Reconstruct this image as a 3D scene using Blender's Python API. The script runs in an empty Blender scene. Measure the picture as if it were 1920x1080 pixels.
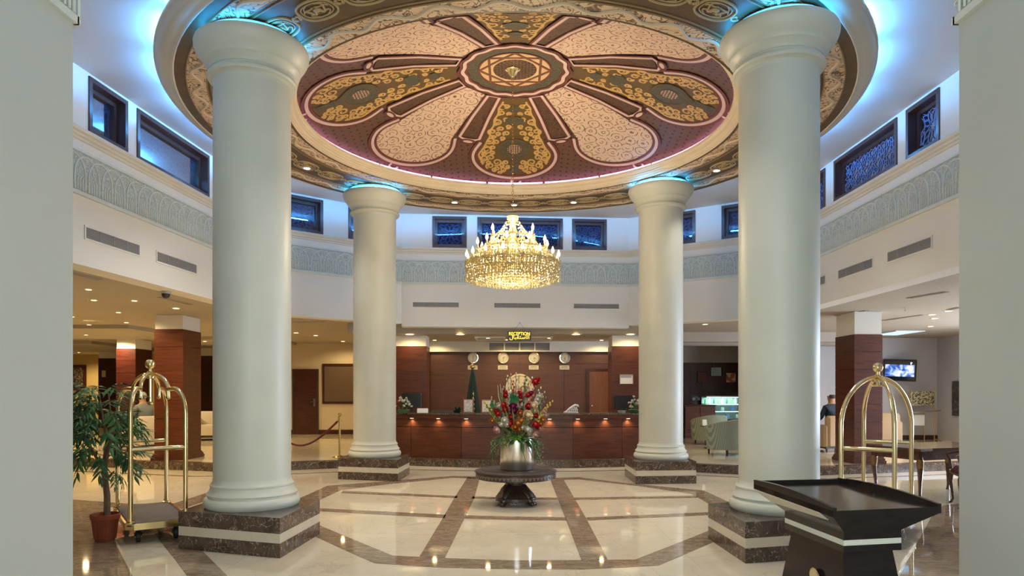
import bpy, bmesh, math, random
from mathutils import Vector, Matrix, noise
R = random.Random(7)
PI = math.pi
sc = bpy.context.scene
COL = sc.collection

# ------------------------------------------------------------------ camera
F, CX, HY, HC = 1280.0, 960.0, 733.0, 1.5          # focal length in px, principal column, horizon row, eye height
cam = bpy.data.cameras.new('camera')
cam.sensor_fit = 'HORIZONTAL'; cam.sensor_width = 36.0; cam.lens = 36.0 * F / 1920.0
cam.shift_y = (HY - 540.0) / 1920.0
cam.clip_start = 0.05; cam.clip_end = 200
cam_o = bpy.data.objects.new('camera', cam); COL.objects.link(cam_o)
cam_o.location = (0, 0, HC); cam_o.rotation_euler = (PI / 2, 0, 0)
sc.camera = cam_o
# ------------------------------------------------------------------ world, daylight, exposure
world = bpy.data.worlds.new('world'); sc.world = world; world.use_nodes = True
world.node_tree.nodes['Background'].inputs[0].default_value = (0.80, 0.92, 1.0, 1)
world.node_tree.nodes['Background'].inputs[1].default_value = 0.6

def lamp(name, kind, loc, energy, color, rot=(0, 0, 0), size=.1, size_y=None, parent=None, spot=None, blend=.6):
    d = bpy.data.lights.new(name, kind); d.energy = energy; d.color = color
    if kind == 'AREA':
        d.size = size
        if size_y: d.shape = 'RECTANGLE'; d.size_y = size_y
    else:
        d.shadow_soft_size = size
    if kind == 'SPOT':
        d.spot_size = spot or 1.6; d.spot_blend = blend
    o = bpy.data.objects.new(name, d); COL.objects.link(o)
    o.location = loc; o.rotation_euler = rot; o.parent = parent
    return o
# daylight that falls in through the glazed entrance behind the viewer, and through the lounge windows on the right
lamp('entrance_daylight', 'AREA', (0, -3.4, 2.1), 190, (.88, 1.0, .94), (PI / 2, 0, 0), 5.2, 3.6)
lamp('lounge_daylight', 'AREA', (12.6, 12.0, 1.6), 620, (.68, .80, 1.0), (PI / 2, 0, PI / 2), 5.5, 2.2)
vs = sc.view_settings
sc.display_settings.display_device = 'sRGB'
vs.view_transform = 'Standard'; vs.look = 'None'; vs.gamma = 1.0; vs.exposure = 0.22; vs.use_curve_mapping = False

cy = sc.cycles; cy.max_bounces = 6; cy.diffuse_bounces = 3; cy.glossy_bounces = 3; cy.transmission_bounces = 3; cy.transparent_max_bounces = 6; cy.caustics_reflective = False; cy.caustics_refractive = False; cy.adaptive_threshold = .03

# ------------------------------------------------------------------ helpers
def at(px, py, Y):            # point of the place seen at (px, py) at depth Y
    return Vector(((px - CX) * Y / F, Y, HC + (HY - py) * Y / F))
def fl(px, py, z=0.0):        # point of a floor of height z
    Y = (HC - z) * F / (py - HY)
    return ((px - CX) * Y / F, Y)

class MB:
    def __init__(s): s.v = []; s.f = []; s.m = []
    def add(s, vs, fs, mi=0):
        n = len(s.v); s.v += [tuple(p) for p in vs]
        s.f += [tuple(i + n for i in f) for f in fs]; s.m += [mi] * len(fs); return s
    def box(s, x0, y0, z0, x1, y1, z1, mi=0):
        return s.add([(x0,y0,z0),(x1,y0,z0),(x1,y1,z0),(x0,y1,z0),(x0,y0,z1),(x1,y0,z1),(x1,y1,z1),(x0,y1,z1)],
                     [(0,3,2,1),(4,5,6,7),(0,1,5,4),(1,2,6,5),(2,3,7,6),(3,0,4,7)], mi)
    def bbox(s, x0, y0, z0, x1, y1, z1, b=.02, mi=0):   # box with chamfered vertical and top edges
        pts = [(x0+b,y0),(x1-b,y0),(x1,y0+b),(x1,y1-b),(x1-b,y1),(x0+b,y1),(x0,y1-b),(x0,y0+b)]
        cx, cy = (x0+x1)/2, (y0+y1)/2
        def ins(p): return (p[0]+(b if p[0]<cx else -b)*.7, p[1]+(b if p[1]<cy else -b)*.7)
        rings = [[(p[0],p[1],z0) for p in pts],[(p[0],p[1],z1-b) for p in pts],[(*ins(p),z1) for p in pts]]
        return s.loft(rings, True, mi)
    def loft(s, rings, caps=True, mi=0, closed=True):
        n = len(rings[0]); vs = [p for r in rings for p in r]; fs = []
        for k in range(len(rings)-1):
            for i in range(n if closed else n-1):
                j = (i+1) % n
                fs.append((k*n+i, k*n+j, (k+1)*n+j, (k+1)*n+i))
        if caps: fs.append(tuple(range(n-1,-1,-1))); fs.append(tuple((len(rings)-1)*n+i for i in range(n)))
        return s.add(vs, fs, mi)
    def prism(s, pts, z0, z1, mi=0):
        return s.loft([[(p[0],p[1],z0) for p in pts],[(p[0],p[1],z1) for p in pts]], True, mi)
    def tube(s, path, r, seg=8, closed=False, caps=True, mi=0):
        path = [Vector(p) for p in path]; n = len(path); rings = []
        rr = r if isinstance(r, (list, tuple)) else [r]*n
        up = None
        for i in range(n):
            if closed: t = path[(i+1)%n] - path[i-1]
            else: t = path[min(i+1,n-1)] - path[max(i-1,0)]
            t.normalize() if t.length > 1e-9 else None
            if up is None:
                a = Vector((0,0,1)) if abs(t.z) < .9 else Vector((1,0,0))
                up = (a - t*a.dot(t)).normalized()
            else:
                up = up - t*up.dot(t)
                up = up.normalized() if up.length > 1e-6 else Vector((1,0,0))
            b = t.cross(up)
            rings.append([tuple(path[i] + (up*math.cos(2*PI*k/seg) + b*math.sin(2*PI*k/seg))*rr[i]) for k in range(seg)])
        if closed: rings.append(rings[0]); caps = False
        return s.loft(rings, caps, mi)
    def lathe(s, prof, seg=32, c=(0,0,0), a0=0, a1=2*PI, mi=0, sx=1, sy=1):
        full = abs(a1-a0-2*PI) < 1e-6; m = seg if full else seg+1
        vs = []; fs = []
        for k in range(m):
            a = a0+(a1-a0)*k/seg
            for r, z in prof: vs.append((c[0]+sx*r*math.cos(a), c[1]+sy*r*math.sin(a), c[2]+z))
        n = len(prof)
        for k in range(seg):
            j = (k+1) % m
            for i in range(n-1): fs.append((k*n+i, j*n+i, j*n+i+1, k*n+i+1))
        return s.add(vs, fs, mi)
    def ball(s, c, r, u=10, v=6, sc3=(1,1,1), mi=0):
        vs = []; fs = []
        for i in range(v+1):
            th = PI*i/v
            for k in range(u):
                a = 2*PI*k/u
                vs.append((c[0]+sc3[0]*r*math.sin(th)*math.cos(a), c[1]+sc3[1]*r*math.sin(th)*math.sin(a), c[2]+sc3[2]*r*math.cos(th)))
        for i in range(v):
            for k in range(u):
                fs.append((i*u+k, i*u+(k+1)%u, (i+1)*u+(k+1)%u, (i+1)*u+k))
        return s.add(vs, fs, mi)
    def xf(s, M, start=0):
        for i in range(start, len(s.v)): s.v[i] = tuple(M @ Vector(s.v[i]))
        return s
    def mesh(s, name, mats, smooth=False, recalc=True):
        me = bpy.data.meshes.new(name); me.from_pydata(s.v, [], s.f)
        mats = mats if isinstance(mats, (list, tuple)) else [mats]
        for m in mats: me.materials.append(m)
        if len(mats) > 1: me.polygons.foreach_set('material_index', s.m)
        if recalc:
            bm = bmesh.new(); bm.from_mesh(me)
            bmesh.ops.remove_doubles(bm, verts=bm.verts, dist=1e-5)
            bmesh.ops.recalc_face_normals(bm, faces=bm.faces); bm.to_mesh(me); bm.free()
        if smooth:
            me.polygons.foreach_set('use_smooth', [True]*len(me.polygons))
            if smooth != 'all':
                try: me.set_sharp_from_angle(angle=math.radians(38))
                except Exception: pass
        me.update(); return me
    def build(s, name, mats, parent=None, smooth=False, loc=(0,0,0), rot=(0,0,0), recalc=True):
        return link(name, s.mesh(name, mats, smooth, recalc), parent, loc, rot)

def link(name, me, parent=None, loc=(0,0,0), rot=(0,0,0), scale=None):
    o = bpy.data.objects.new(name, me); COL.objects.link(o)
    o.parent = parent; o.location = loc; o.rotation_euler = rot
    if scale: o.scale = scale if isinstance(scale, (tuple, list, Vector)) else (scale,)*3
    return o
def tag(o, label=None, cat=None, group=None, kind=None):
    if label: o['label'] = label
    if cat: o['category'] = cat
    if group: o['group'] = group
    if kind: o['kind'] = kind
    return o
def thing(name, label, cat, loc=(0,0,0), rotz=0.0, group=None):
    o = bpy.data.objects.new(name, None); COL.objects.link(o); o.empty_display_size = .1
    o.location = loc; o.rotation_euler = (0,0,rotz)
    return tag(o, label, cat, group)
def struct(name, loc=(0,0,0), rotz=0.0):
    o = bpy.data.objects.new(name, None); COL.objects.link(o)
    o.location = loc; o.rotation_euler = (0,0,rotz); o['kind'] = 'structure'
    return o
def copy_tree(o, loc=None, rotz=None, label=None, parent=None):
    c = o.copy(); COL.objects.link(c); c.parent = parent
    if loc is not None: c.location = loc
    if rotz is not None: c.rotation_euler = (0,0,rotz)
    if label: c['label'] = label
    for ch in list(o.children): copy_tree(ch, parent=c)
    return c

# ------------------------------------------------------------------ materials
def mat(name, col, rough=.5, metal=0.0, spec=.5, emit=None, es=0.0, alpha=1.0, coat=0.0, trans=0.0):
    m = bpy.data.materials.new(name); m.use_nodes = True
    b = m.node_tree.nodes['Principled BSDF']
    b.inputs['Base Color'].default_value = (*col, 1); b.inputs['Roughness'].default_value = rough
    b.inputs['Metallic'].default_value = metal; b.inputs['Specular IOR Level'].default_value = spec
    b.inputs['Coat Weight'].default_value = coat; b.inputs['Coat Roughness'].default_value = .06
    b.inputs['Transmission Weight'].default_value = trans; b.inputs['Alpha'].default_value = alpha
    if emit: b.inputs['Emission Color'].default_value = (*emit, 1); b.inputs['Emission Strength'].default_value = es
    return m
class G:                     # tiny node-graph helper on a material
    def __init__(s, m): s.m = m; s.t = m.node_tree; s.b = s.t.nodes['Principled BSDF']
    def n(s, typ, **kw):
        d = s.t.nodes.new('ShaderNode'+typ)
        for k, v in kw.items():
            if k.startswith('i_'): d.inputs[k[2:].replace('_', ' ')].default_value = v
            else: setattr(d, k, v)
        return d
    def l(s, a, b): s.t.links.new(a, b)
    def pos(s, scale=(1,1,1), rot=(0,0,0), obj=False):
        src = s.n('TexCoord').outputs['Object'] if obj else s.n('NewGeometry').outputs['Position']
        mp = s.n('Mapping'); mp.inputs['Scale'].default_value = scale; mp.inputs['Rotation'].default_value = rot
        s.l(src, mp.inputs['Vector']); return mp.outputs[0]
    def ramp(s, fac, stops, interp='LINEAR'):
        r = s.n('ValToRGB'); r.color_ramp.interpolation = interp
        e = r.color_ramp.elements
        while len(e) < len(stops): e.new(.5)
        for k, (p, c) in enumerate(stops): e[k].position = p; e[k].color = (*c, 1)
        s.l(fac, r.inputs[0]); return r.outputs[0]
    def mix(s, fac, a, b):
        x = s.n('Mix', data_type='RGBA')
        (s.l(fac, x.inputs[0]) if not isinstance(fac, float) else setattr(x.inputs[0], 'default_value', fac))
        for v, k in ((a, 6), (b, 7)):
            if isinstance(v, tuple): x.inputs[k].default_value = (*v, 1)
            else: s.l(v, x.inputs[k])
        return x.outputs[2]
    def math(s, op, a, b=None):
        x = s.n('Math', operation=op)
        for k, v in ((0, a), (1, b)):
            if v is None: continue
            if isinstance(v, (int, float)): x.inputs[k].default_value = v
            else: s.l(v, x.inputs[k])
        return x.outputs[0]
    def bump(s, h, strength=.3, dist=.02):
        x = s.n('Bump'); x.inputs['Strength'].default_value = strength; x.inputs['Distance'].default_value = dist
        s.l(h, x.inputs['Height']); s.l(x.outputs[0], s.b.inputs['Normal'])
    def base(s, c): s.l(c, s.b.inputs['Base Color']); return s.m

def m_marble(name, c1, c2, vein, scale, rough, stretch=(1,1,1), vein_w=.03, coat=0.0, vscale=1.0):
    g = G(mat(name, c1, rough, coat=coat))
    p = g.pos(stretch)
    n1 = g.n('TexNoise'); n1.inputs['Scale'].default_value = scale; n1.inputs['Detail'].default_value = 8; n1.inputs['Roughness'].default_value = .65; n1.inputs['Distortion'].default_value = .6
    g.l(p, n1.inputs['Vector'])
    base = g.ramp(n1.outputs[0], [(.32, c1), (.68, c2)])
    n2 = g.n('TexNoise'); n2.inputs['Scale'].default_value = scale*.55*vscale; n2.inputs['Detail'].default_value = 6; n2.inputs['Distortion'].default_value = 2.2
    g.l(p, n2.inputs['Vector'])
    v = g.math('ABSOLUTE', g.math('SUBTRACT', n2.outputs[0], .5))
    f = g.ramp(v, [(0, (1,1,1)), (vein_w, (0,0,0))])
    return g.base(g.mix(f, base, vein))
def m_wood(name, c1, c2, rough=.3, axis='Z', scale=5.0, coat=.3):
    g = G(mat(name, c1, rough, coat=coat))
    st = {'Z': (9,9,.9), 'X': (.9,9,9), 'H': (1.2,1.2,12)}[axis]
    n = g.n('TexNoise'); n.inputs['Scale'].default_value = scale*.45; n.inputs['Detail'].default_value = 7; n.inputs['Distortion'].default_value = .8
    g.l(g.pos(st), n.inputs['Vector'])
    return g.base(g.ramp(n.outputs[0], [(.28, c1), (.72, c2)]))
def m_plain_noise(name, c1, c2, scale, rough=.7, bump=0.0, **kw):
    g = G(mat(name, c1, rough, **kw)); n = g.n('TexNoise'); n.inputs['Scale'].default_value = scale; n.inputs['Detail'].default_value = 5
    g.l(g.pos(), n.inputs['Vector'])
    if bump: g.bump(n.outputs[0], bump)
    return g.base(g.ramp(n.outputs[0], [(.3, c1), (.7, c2)]))

m_white = m_plain_noise('plaster_white', (.82,.79,.72), (.85,.82,.75), 1.2, .75)
m_pier = m_plain_noise('pier_paint', (.52,.55,.515), (.60,.615,.585), .45, .6)
m_colm = m_plain_noise('column_stone', (.57,.58,.51), (.62,.62,.55), 2.5, .42)
m_cornice = m_plain_noise('cornice_cream', (.72,.64,.50), (.78,.70,.56), 3, .6)
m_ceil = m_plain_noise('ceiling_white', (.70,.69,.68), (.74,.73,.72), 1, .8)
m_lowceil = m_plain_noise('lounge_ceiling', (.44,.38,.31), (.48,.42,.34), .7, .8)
m_cream = m_marble('cream_marble', (.68,.59,.445), (.77,.68,.53), (.62,.53,.40), 1.6, .03, (1,1,1), .012); m_cream.node_tree.nodes['Principled BSDF'].inputs['Specular IOR Level'].default_value = .2
m_band = m_marble('brown_band_marble', (.19,.13,.085), (.36,.265,.185), (.44,.36,.27), 7.0, .045, (.7,2.2,1), .03); m_band.node_tree.nodes['Principled BSDF'].inputs['Specular IOR Level'].default_value = .22
m_emper = m_marble('dark_emperador_marble', (.045,.028,.021), (.13,.085,.062), (.46,.39,.33), 7.0, .16, (1,1,1), .012, vscale=1.4)
m_pcream = m_marble('cream_course_marble', (.60,.53,.42), (.66,.60,.49), (.55,.47,.37), 3, .25, (1,1,1), .01)
m_wood_h = m_wood('mahogany_panel', (.060,.013,.006), (.140,.036,.013), .38, 'H', coat=.08)
m_wood_d = m_wood('dark_mahogany', (.035,.008,.006), (.075,.018,.012), .3, 'H')
m_wood_r = m_wood('reception_panel', (.088,.034,.024), (.125,.050,.035), .55, 'H', coat=0)
m_wood_o = m_wood('orange_door_wood', (.15,.050,.018), (.21,.075,.028), .4, 'Z', coat=.1)
m_wood_c = m_wood('carved_walnut', (.022,.011,.008), (.055,.028,.02), .4, 'Z')
m_ebony = m_wood('ebony_lacquer', (.014,.010,.011), (.024,.017,.017), .14, 'X', coat=.0); m_ebony.node_tree.nodes['Principled BSDF'].inputs['Specular IOR Level'].default_value = .3
m_frame = m_wood('window_frame_wood', (.05,.022,.018), (.085,.038,.03), .35, 'Z')
m_brass = mat('polished_brass', (.88,.70,.38), .15, 1.0)
m_brass_d = mat('old_brass', (.62,.42,.16), .25, 1.0)
m_steel = mat('brushed_steel', (.72,.70,.66), .24, 1.0)
m_chrome = mat('chrome', (.8,.8,.8), .12, 1.0)
m_black = mat('black_plastic', (.012,.012,.014), .4)
m_rubber = mat('black_rubber', (.02,.02,.022), .6)
m_grey = mat('vent_grey', (.36,.35,.35), .6)
m_greyd = mat('vent_dark', (.22,.21,.21), .7)
m_paper = mat('white_card', (.82,.80,.74), .7)
m_ink = mat('dark_ink', (.1,.09,.09), .7)
# ================================================================== FLOOR
floor = struct('floor')
MB().box(-26, -5, -.12, 26, 32, -.002).build('floor_slab', m_cream, floor)
tile_me = MB().box(-.4985, -.4985, -.02, .4985, .4985, 0).mesh('tile', m_cream)
for i in range(-6, 7):
    for j in range(5, 14):
        link('tile', tile_me, floor, (i + .1, j - .3, 0))
def band(pts, m=None, z=.003, name='stone_band', z0=-.01):
    return MB().prism(pts, z0, z).build(name, m or m_band, floor)
def pband(up, lo, **k):                     # a band between its upper and lower edges as seen, one stone per stretch
    U = [fl(*p) for p in up]; L = [fl(*p) for p in lo]
    for a in range(len(U) - 1): band([L[a], L[a+1], U[a+1], U[a]], **k)
pband([(736,1042),(786,1044.6),(834,1047),(960,1051),(1090,1050.8),(1191,1049.6)],
      [(702,1056),(775,1061.5),(831,1064.8),(960,1067.5),(1095,1068),(1235,1060.6)])
pband([(599.6,985.6),(670,1015),(736,1042)], [(584,1003),(640,1029),(702,1056)])
pband([(1191,1049.6),(1262,1022),(1327.7,996)], [(1235,1060.6),(1290,1037),(1346,1013)])
pband([(540,944),(564,933.5),(614,911)], [(575,949),(599.6,937.7),(640,919)])
pband([(614,911),(718,903),(849.6,892.5),(885,893.3),(962,894.4),(1043,896),(1085,895),(1189,907.5),(1320,920)],
      [(640,919),(735,907.4),(849.6,896),(881,897.2),(962,898.2),(1058,900),(1085,899),(1206,912.7),(1296,926)])
pband([(1320,920),(1360,938.7),(1400,957)], [(1296,926),(1331,946),(1360,962)])
pband([(876.7,895),(851,935),(833,967),(786,1045)][::-1], [(899.6,897),(889,935),(873,968),(834,1047)][::-1])
pband([(1057,900),(1078,936),(1099,972),(1139,1049)], [(1032,900),(1046,936),(1060,972),(1090,1051)])
pband([(643,920),(858,930.4)], [(639,924.6),(856,934.2)]); pband([(886,931.2),(962,932.8),(1044,933.4)], [(885,935),(962,936.6),(1047,937.5)])
pband([(1076.7,933.5),(1302,929.4)], [(1079,937.7),(1310,933.4)])
pband([(600.6,953.3),(837,965.4)], [(596,958.5),(833,971.7)]); pband([(873,966.4),(960,969),(1060,970.4)], [(871,972.6),(960,975.4),(1063,976.3)])
pband([(1099,970.6),(1327.7,960.6)], [(1102,976),(1332,966)])
# brown fields outside the columns, and the diagonal bands beside the plinths
band([fl(60,1080), fl(248,1080), fl(213,1012), fl(193.8,950), fl(244,953.5), fl(244,945), fl(133.7,936.6), fl(60,931)])
pband([(244,945),(327,944)], [(244,953.5),(338,955)])
pband([(327,944),(389,924),(470,906)], [(340,955),(405,934),(480,915)])
band([fl(351,1080), fl(426,1080), fl(381,1035), fl(335,985), fl(290,1001)])
band([fl(1699.6,1056.5), fl(1672,1110), fl(1900,1110), fl(1900,930), fl(1802,944), fl(1769,947.7), fl(1751,960.7)])
# the raised floor round the rotunda and its step
step = [(-26,18.6),(-8.9,13.7),(-5.57,12.72),(-4.18,12.92),(-3.4,13.25),(-2.05,13.72),(-1.0,13.42),(.2,13.26),(1.2,13.30),(2.2,13.5),(2.9,13.1),(3.42,12.6),(4.06,12.28),(5.39,12.12),(8.48,12.97),(26,18.0)]
MB().prism(step + [(26,31),(-26,31)], 0, .149).build('raised_slab', m_cream, floor)
for a, b in zip(step[:-1], step[1:]):
    d = Vector((b[0]-a[0], b[1]-a[1])); L = d.length; n = max(1, round(L / 1.1)); d.normalize(); nn = Vector((-d.y, d.x))
    for k in range(n):
        p = Vector(a) + d*(L*k/n+.002); q = Vector(a) + d*(L*(k+1)/n-.002)
        if abs(p.x) > 11: continue
        pts = [p - nn*.02, q - nn*.02, q + nn*.16, p + nn*.16]
        MB().prism([tuple(x) for x in pts], 0, .152).build('step_stone', m_emper if k % 2 else m_emper, floor)
line = [(-11,13.5),(-8.9,12.95),(-5.57,11.9),(-4.18,12.15),(-3.3,12.55),(-2.05,12.95),(-1,12.78),(.2,12.66),(1.2,12.68),(2.2,12.85),(3.42,12.02),(4.06,11.72),(5.39,11.58),(8.48,12.4),(11,13.1)]
for a, b in zip(line[:-1], line[1:]):
    band([a, b, (b[0], b[1]+.11), (a[0], a[1]+.11)])

# ================================================================== WALLS of the rotunda (octagon)
Pn = [(-5.27,4.5), (-4.70,12.54), (-2.35,14.52), (2.55,14.90), (5.24,13.12), (5.27,4.5)]
Z_SILL, Z_CEIL = 4.55, 5.27
frieze_units = []
def frieze_unit_mesh():
    b = MB(); W, H = .48, .46
    def rib(pts, r): b.tube([(u*W, -.004, v*H) for u, v in pts], r, 5)
    for o in (0, .5):                       # two families of interlaced arches
        rib([(o+.06,.02),(o+.06,.40)] + [(o+.5-.44*math.cos(t), .42+.5*math.sin(t)) for t in [k*PI/10 for k in range(11)]] + [(o+.94,.40),(o+.94,.02)] if o == 0 else
            [(o-.44*0+.06,.02),(o+.06,.40)] + [(o+.5-.44*math.cos(t), .42+.5*math.sin(t)) for t in [k*PI/10 for k in range(6)]], .011)
    rib([(.44,.02),(.44,.40)] + [(-.44*1+.44+.44*math.cos(t), .42+.5*math.sin(t)) for t in [k*PI/10 for k in range(6)]], .011)
    for u in (.16,.25,.34,.66,.75,.84):     # stems with curled tips
        rib([(u,.03),(u,.30),(u+(.05 if u<.5 else -.05),.38)], .009)
    for (u, v, r0) in ((.25,.55,.075),(.75,.55,.075),(.5,.62,.09),(.12,.78,.06),(.88,.78,.06),(.5,.16,.05),(.0,.16,.05),(.34,.82,.05),(.66,.82,.05)):
        n = 9; rib([(u+r0*math.cos(t)*(1-t/9), v+r0*.95*math.sin(t)*(1-t/9)) for t in [k*5.4/n for k in range(n+1)]], .007)
    return b
m_frz = m_plain_noise('frieze_celadon', (.68,.71,.66), (.74,.76,.71), 6, .7)
m_frz_b = m_plain_noise('frieze_ground', (.40,.46,.44), (.66,.70,.66), 34, .85, .9)
frz_me = frieze_unit_mesh().mesh('frieze_motif', m_frz, True)
g = G(mat('window_glass', (.02,.03,.05), .05)); _t = g.n('BsdfTransparent'); _t.inputs[0].default_value = (.75,.82,.95,1); _g = g.n('BsdfGlossy'); _g.inputs[1].default_value = .03
_lw = g.n('LayerWeight'); _lw.inputs[0].default_value = .45; _m = g.n('MixShader'); g.l(_lw.outputs['Facing'], _m.inputs[0]); g.l(_t.outputs[0], _m.inputs[1]); g.l(_g.outputs[0], _m.inputs[2]); g.l(_m.outputs[0], g.t.nodes['Material Output'].inputs['Surface']); m_glass = g.m
m_lat = mat('lattice_paint', (.15,.21,.44), .5)
m_latback = mat('lattice_backing', (.012,.015,.05), .6)
def lattice_mesh(w, h):
    b = MB(); s = .34
    nx = max(1, round(w/s)); nz = max(1, round(h/s)); sx, sz = w/nx, h/nz
    def bar(p, q): b.tube([(p[0],0,p[1]),(q[0],0,q[1])], .0065, 4, caps=False)
    def clipbar(p, q):
        x = lambda v: max(0, min(w, v)); z = lambda v: max(0, min(h, v))
        bar((x(p[0]),z(p[1])),(x(q[0]),z(q[1])))
    cs = [((i+.5)*sx,(j+.5)*sz) for i in range(nx) for j in range(nz)] + [(i*sx,j*sz) for i in range(nx+1) for j in range(nz+1)]
    for c in cs:
        N = 10; rr = .5*min(sx,sz)
        for k in range(N):
            a = 2*PI*k/N; a2 = 2*PI*(k+.5)/N; a3 = 2*PI*(k+1)/N
            i0 = (c[0]+.22*rr*math.cos(a), c[1]+.22*rr*math.sin(a)); m0 = (c[0]+.62*rr*math.cos(a2), c[1]+.62*rr*math.sin(a2))
            i1 = (c[0]+.22*rr*math.cos(a3), c[1]+.22*rr*math.sin(a3)); o = (c[0]+1.02*rr*math.cos(a), c[1]+1.02*rr*math.sin(a))
            o2 = (c[0]+1.02*rr*math.cos(a3), c[1]+1.02*rr*math.sin(a3))
            if 0 <= c[0]+.6*rr*math.cos(a2) <= w and 0 <= c[1]+.6*rr*math.sin(a2) <= h:
                bar(i0, m0); bar(i1, m0); clipbar(m0, o); clipbar(m0, o2)
    return b.mesh('lattice', m_lat)
lat_cache = {}
win_n = [0]
def window(root_loc, ang, x0, x1, z0, z1, lattice):
    win_n[0] += 1
    w = struct('window_%d' % win_n[0], (root_loc[0]+x0*math.cos(ang), root_loc[1]+x0*math.sin(ang), z0), ang)
    W, H = x1-x0, z1-z0; t = .055
    b = MB(); b.box(0,-.02,0,t,.20,H); b.box(W-t,-.02,0,W,.20,H); b.box(t,-.02,0,W-t,.20,t); b.box(t,-.02,H-t,W-t,.20,H)
    b.build('window_frame', m_frame, w)
    t2 = .105; b = MB(); b.box(t,.10,t,t2,.16,H-t); b.box(W-t2,.10,t,W-t,.16,H-t); b.box(t2,.10,t,W-t2,.16,t2); b.box(t2,.10,H-t2,W-t2,.16,H-t)
    b.build('sash', m_frame, w)
    MB().box(t2,.125,t2,W-t2,.131,H-t2).build('pane', m_glass, w)
    key = (round(W,2), round(H,2))
    if key not in lat_cache: lat_cache[key] = lattice_mesh(W-.24, H-.24)
    link('lattice', lat_cache[key], w, (.12,.118 if lattice == 'front' else .165,.12))
    MB().box(t,.20,t,W-t,.21,H-t).build('backing', m_latback, w)
    return w
vent_defs = []
def wall(name, A, B, zb, wins, vents, lattice=True):
    d = Vector((B[0]-A[0], B[1]-A[1])); L = d.length; ang = math.atan2(d.y, d.x)
    w = struct(name, (A[0], A[1], 0), ang)
    b = MB(); b.box(0,0,zb,L,.32,Z_SILL)
    xs = [0] + [x for p in wins for x in p] + [L]
    for k in range(0, len(xs), 2): b.box(xs[k],0,Z_SILL,xs[k+1],.32,Z_CEIL)
    for (x0, x1) in wins: b.box(x0,0,5.235,x1,.32,Z_CEIL); b.box(x0,.24,Z_SILL,x1,.32,5.235)
    b.build('wall_face', m_white, w)
    b = MB()
    prof = [(0,4.415),(-.012,4.42),(-.018,4.45),(-.035,4.46),(-.038,4.49),(-.062,4.505),(-.07,4.53),(-.062,4.55),(0,4.55)]
    b.loft([[(0,y,z) for y,z in prof],[(L,y,z) for y,z in prof]], True); b.build('cornice', m_cornice, w)
    b = MB(); b.box(0,-.006,3.81,L,0,4.29); b.build('frieze_ground', m_frz_b, w)
    b = MB(); b.box(0,-.024,4.275,L,0,4.305); b.box(0,-.02,3.795,L,0,3.822); b.box(0,-.03,3.775,L,0,3.797); b.build('frieze_border', m_frz, w)
    n = max(1, round(L/.48)); sx = L/n/.48
    for k in range(n): link('frieze_motif', frz_me, w, (k*L/n, -.006, 3.822), scale=(sx,1,1))
    for (x0, x1) in wins: window(A, ang, x0, x1, 4.556, 5.23, lattice)
    for (x0, x1, z0, z1) in vents: vent_defs.append((A, ang, x0, x1, z0, z1, name))
    return w
def along(A, B, Y=None, X=None):
    if Y is not None: t = (Y-A[1])/(B[1]-A[1])
    else: t = (X-A[0])/(B[0]-A[0])
    return t*math.hypot(B[0]-A[0], B[1]-A[1])
a = lambda Y: along(Pn[0], Pn[1], Y=Y)
wall('wall_left', Pn[0], Pn[1], 2.97, [(a(5.0),a(5.75)), (a(8.08),a(8.80)), (a(9.0),a(10.84)), (a(11.08),a(11.82))],
     [(a(8.03),a(9.05),3.30,3.43),(a(9.45),a(10.47),3.30,3.43)])
LD = math.hypot(Pn[2][0]-Pn[1][0], Pn[2][1]-Pn[1][1])
wall('wall_back_left', Pn[1], Pn[2], 2.93, [(.60,1.30),(1.84,2.54)], [])
a = lambda X: along(Pn[2], Pn[3], X=X)
wall('wall_back', Pn[2], Pn[3], 2.87, [(a(-1.70),a(-.97)),(a(-.745),a(1.10)),(a(1.30),a(2.06))],
     [(a(-2.11),a(-1.14),3.29,3.39),(a(-.38),a(.61),3.29,3.39),(a(1.34),a(2.33),3.29,3.39)])
wall('wall_back_right', Pn[3], Pn[4], 2.93, [(.78,1.48),(2.02,2.72)], [])
a = lambda Y: along(Pn[4], Pn[5], Y=Y)
wall('wall_right', Pn[4], Pn[5], 2.97, [(a(12.14),a(11.42)),(a(11.10),a(9.30)),(a(9.08),a(8.38)),(a(5.75),a(5.0))],
     [(a(12.3),a(11.42),3.30,3.43),(a(10.96),a(9.93),3.30,3.43),(a(9.53),a(8.55),3.30,3.43)], 'front')
vlab = ['slotted air vent on the left wall, the one nearer the viewer', 'slotted air vent on the left wall beside the near column',
        'slotted air vent over the reception, left of the chandelier', 'slotted air vent right under the chandelier over the reception sign', 'slotted air vent over the reception, right of the chandelier',
        'slotted air vent on the right wall half hidden by the near column', 'slotted air vent on the right wall, middle of three', 'slotted air vent on the right wall, the one nearest the viewer']
for k, (A, ang, x0, x1, z0, z1, nm) in enumerate(vent_defs):
    v = thing('air_vent', vlab[k], 'vent', (A[0]+x0*math.cos(ang), A[1]+x0*math.sin(ang), z0), ang, 'wall air vents')
    W, H = x1-x0, z1-z0; t = .012
    b = MB(); b.box(-.02,-.012,-.02,W+.02,0,0); b.box(-.02,-.012,H,W+.02,0,H+.02); b.box(-.02,-.012,0,0,0,H); b.box(W,-.012,0,W+.02,0,H)
    b.build('vent_frame', m_white, v)
    MB().box(0,-.003,0,W,-.0005,H).build('vent_back', m_greyd, v)
    sl = MB().loft([[(0,-.004,0),(0,-.012,.003),(0,-.012,.010),(0,-.004,.007)],[(W,-.004,0),(W,-.012,.003),(W,-.012,.010),(W,-.004,.007)]]).mesh('slat', m_grey)
    for i in range(7): link('slat', sl, v, (0,0,H*(i+.2)/7))
    for i in range(1,4): MB().box(W*i/4-.006,-.014,0,W*i/4+.006,-.004,H).build('divider', m_grey, v)
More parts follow.
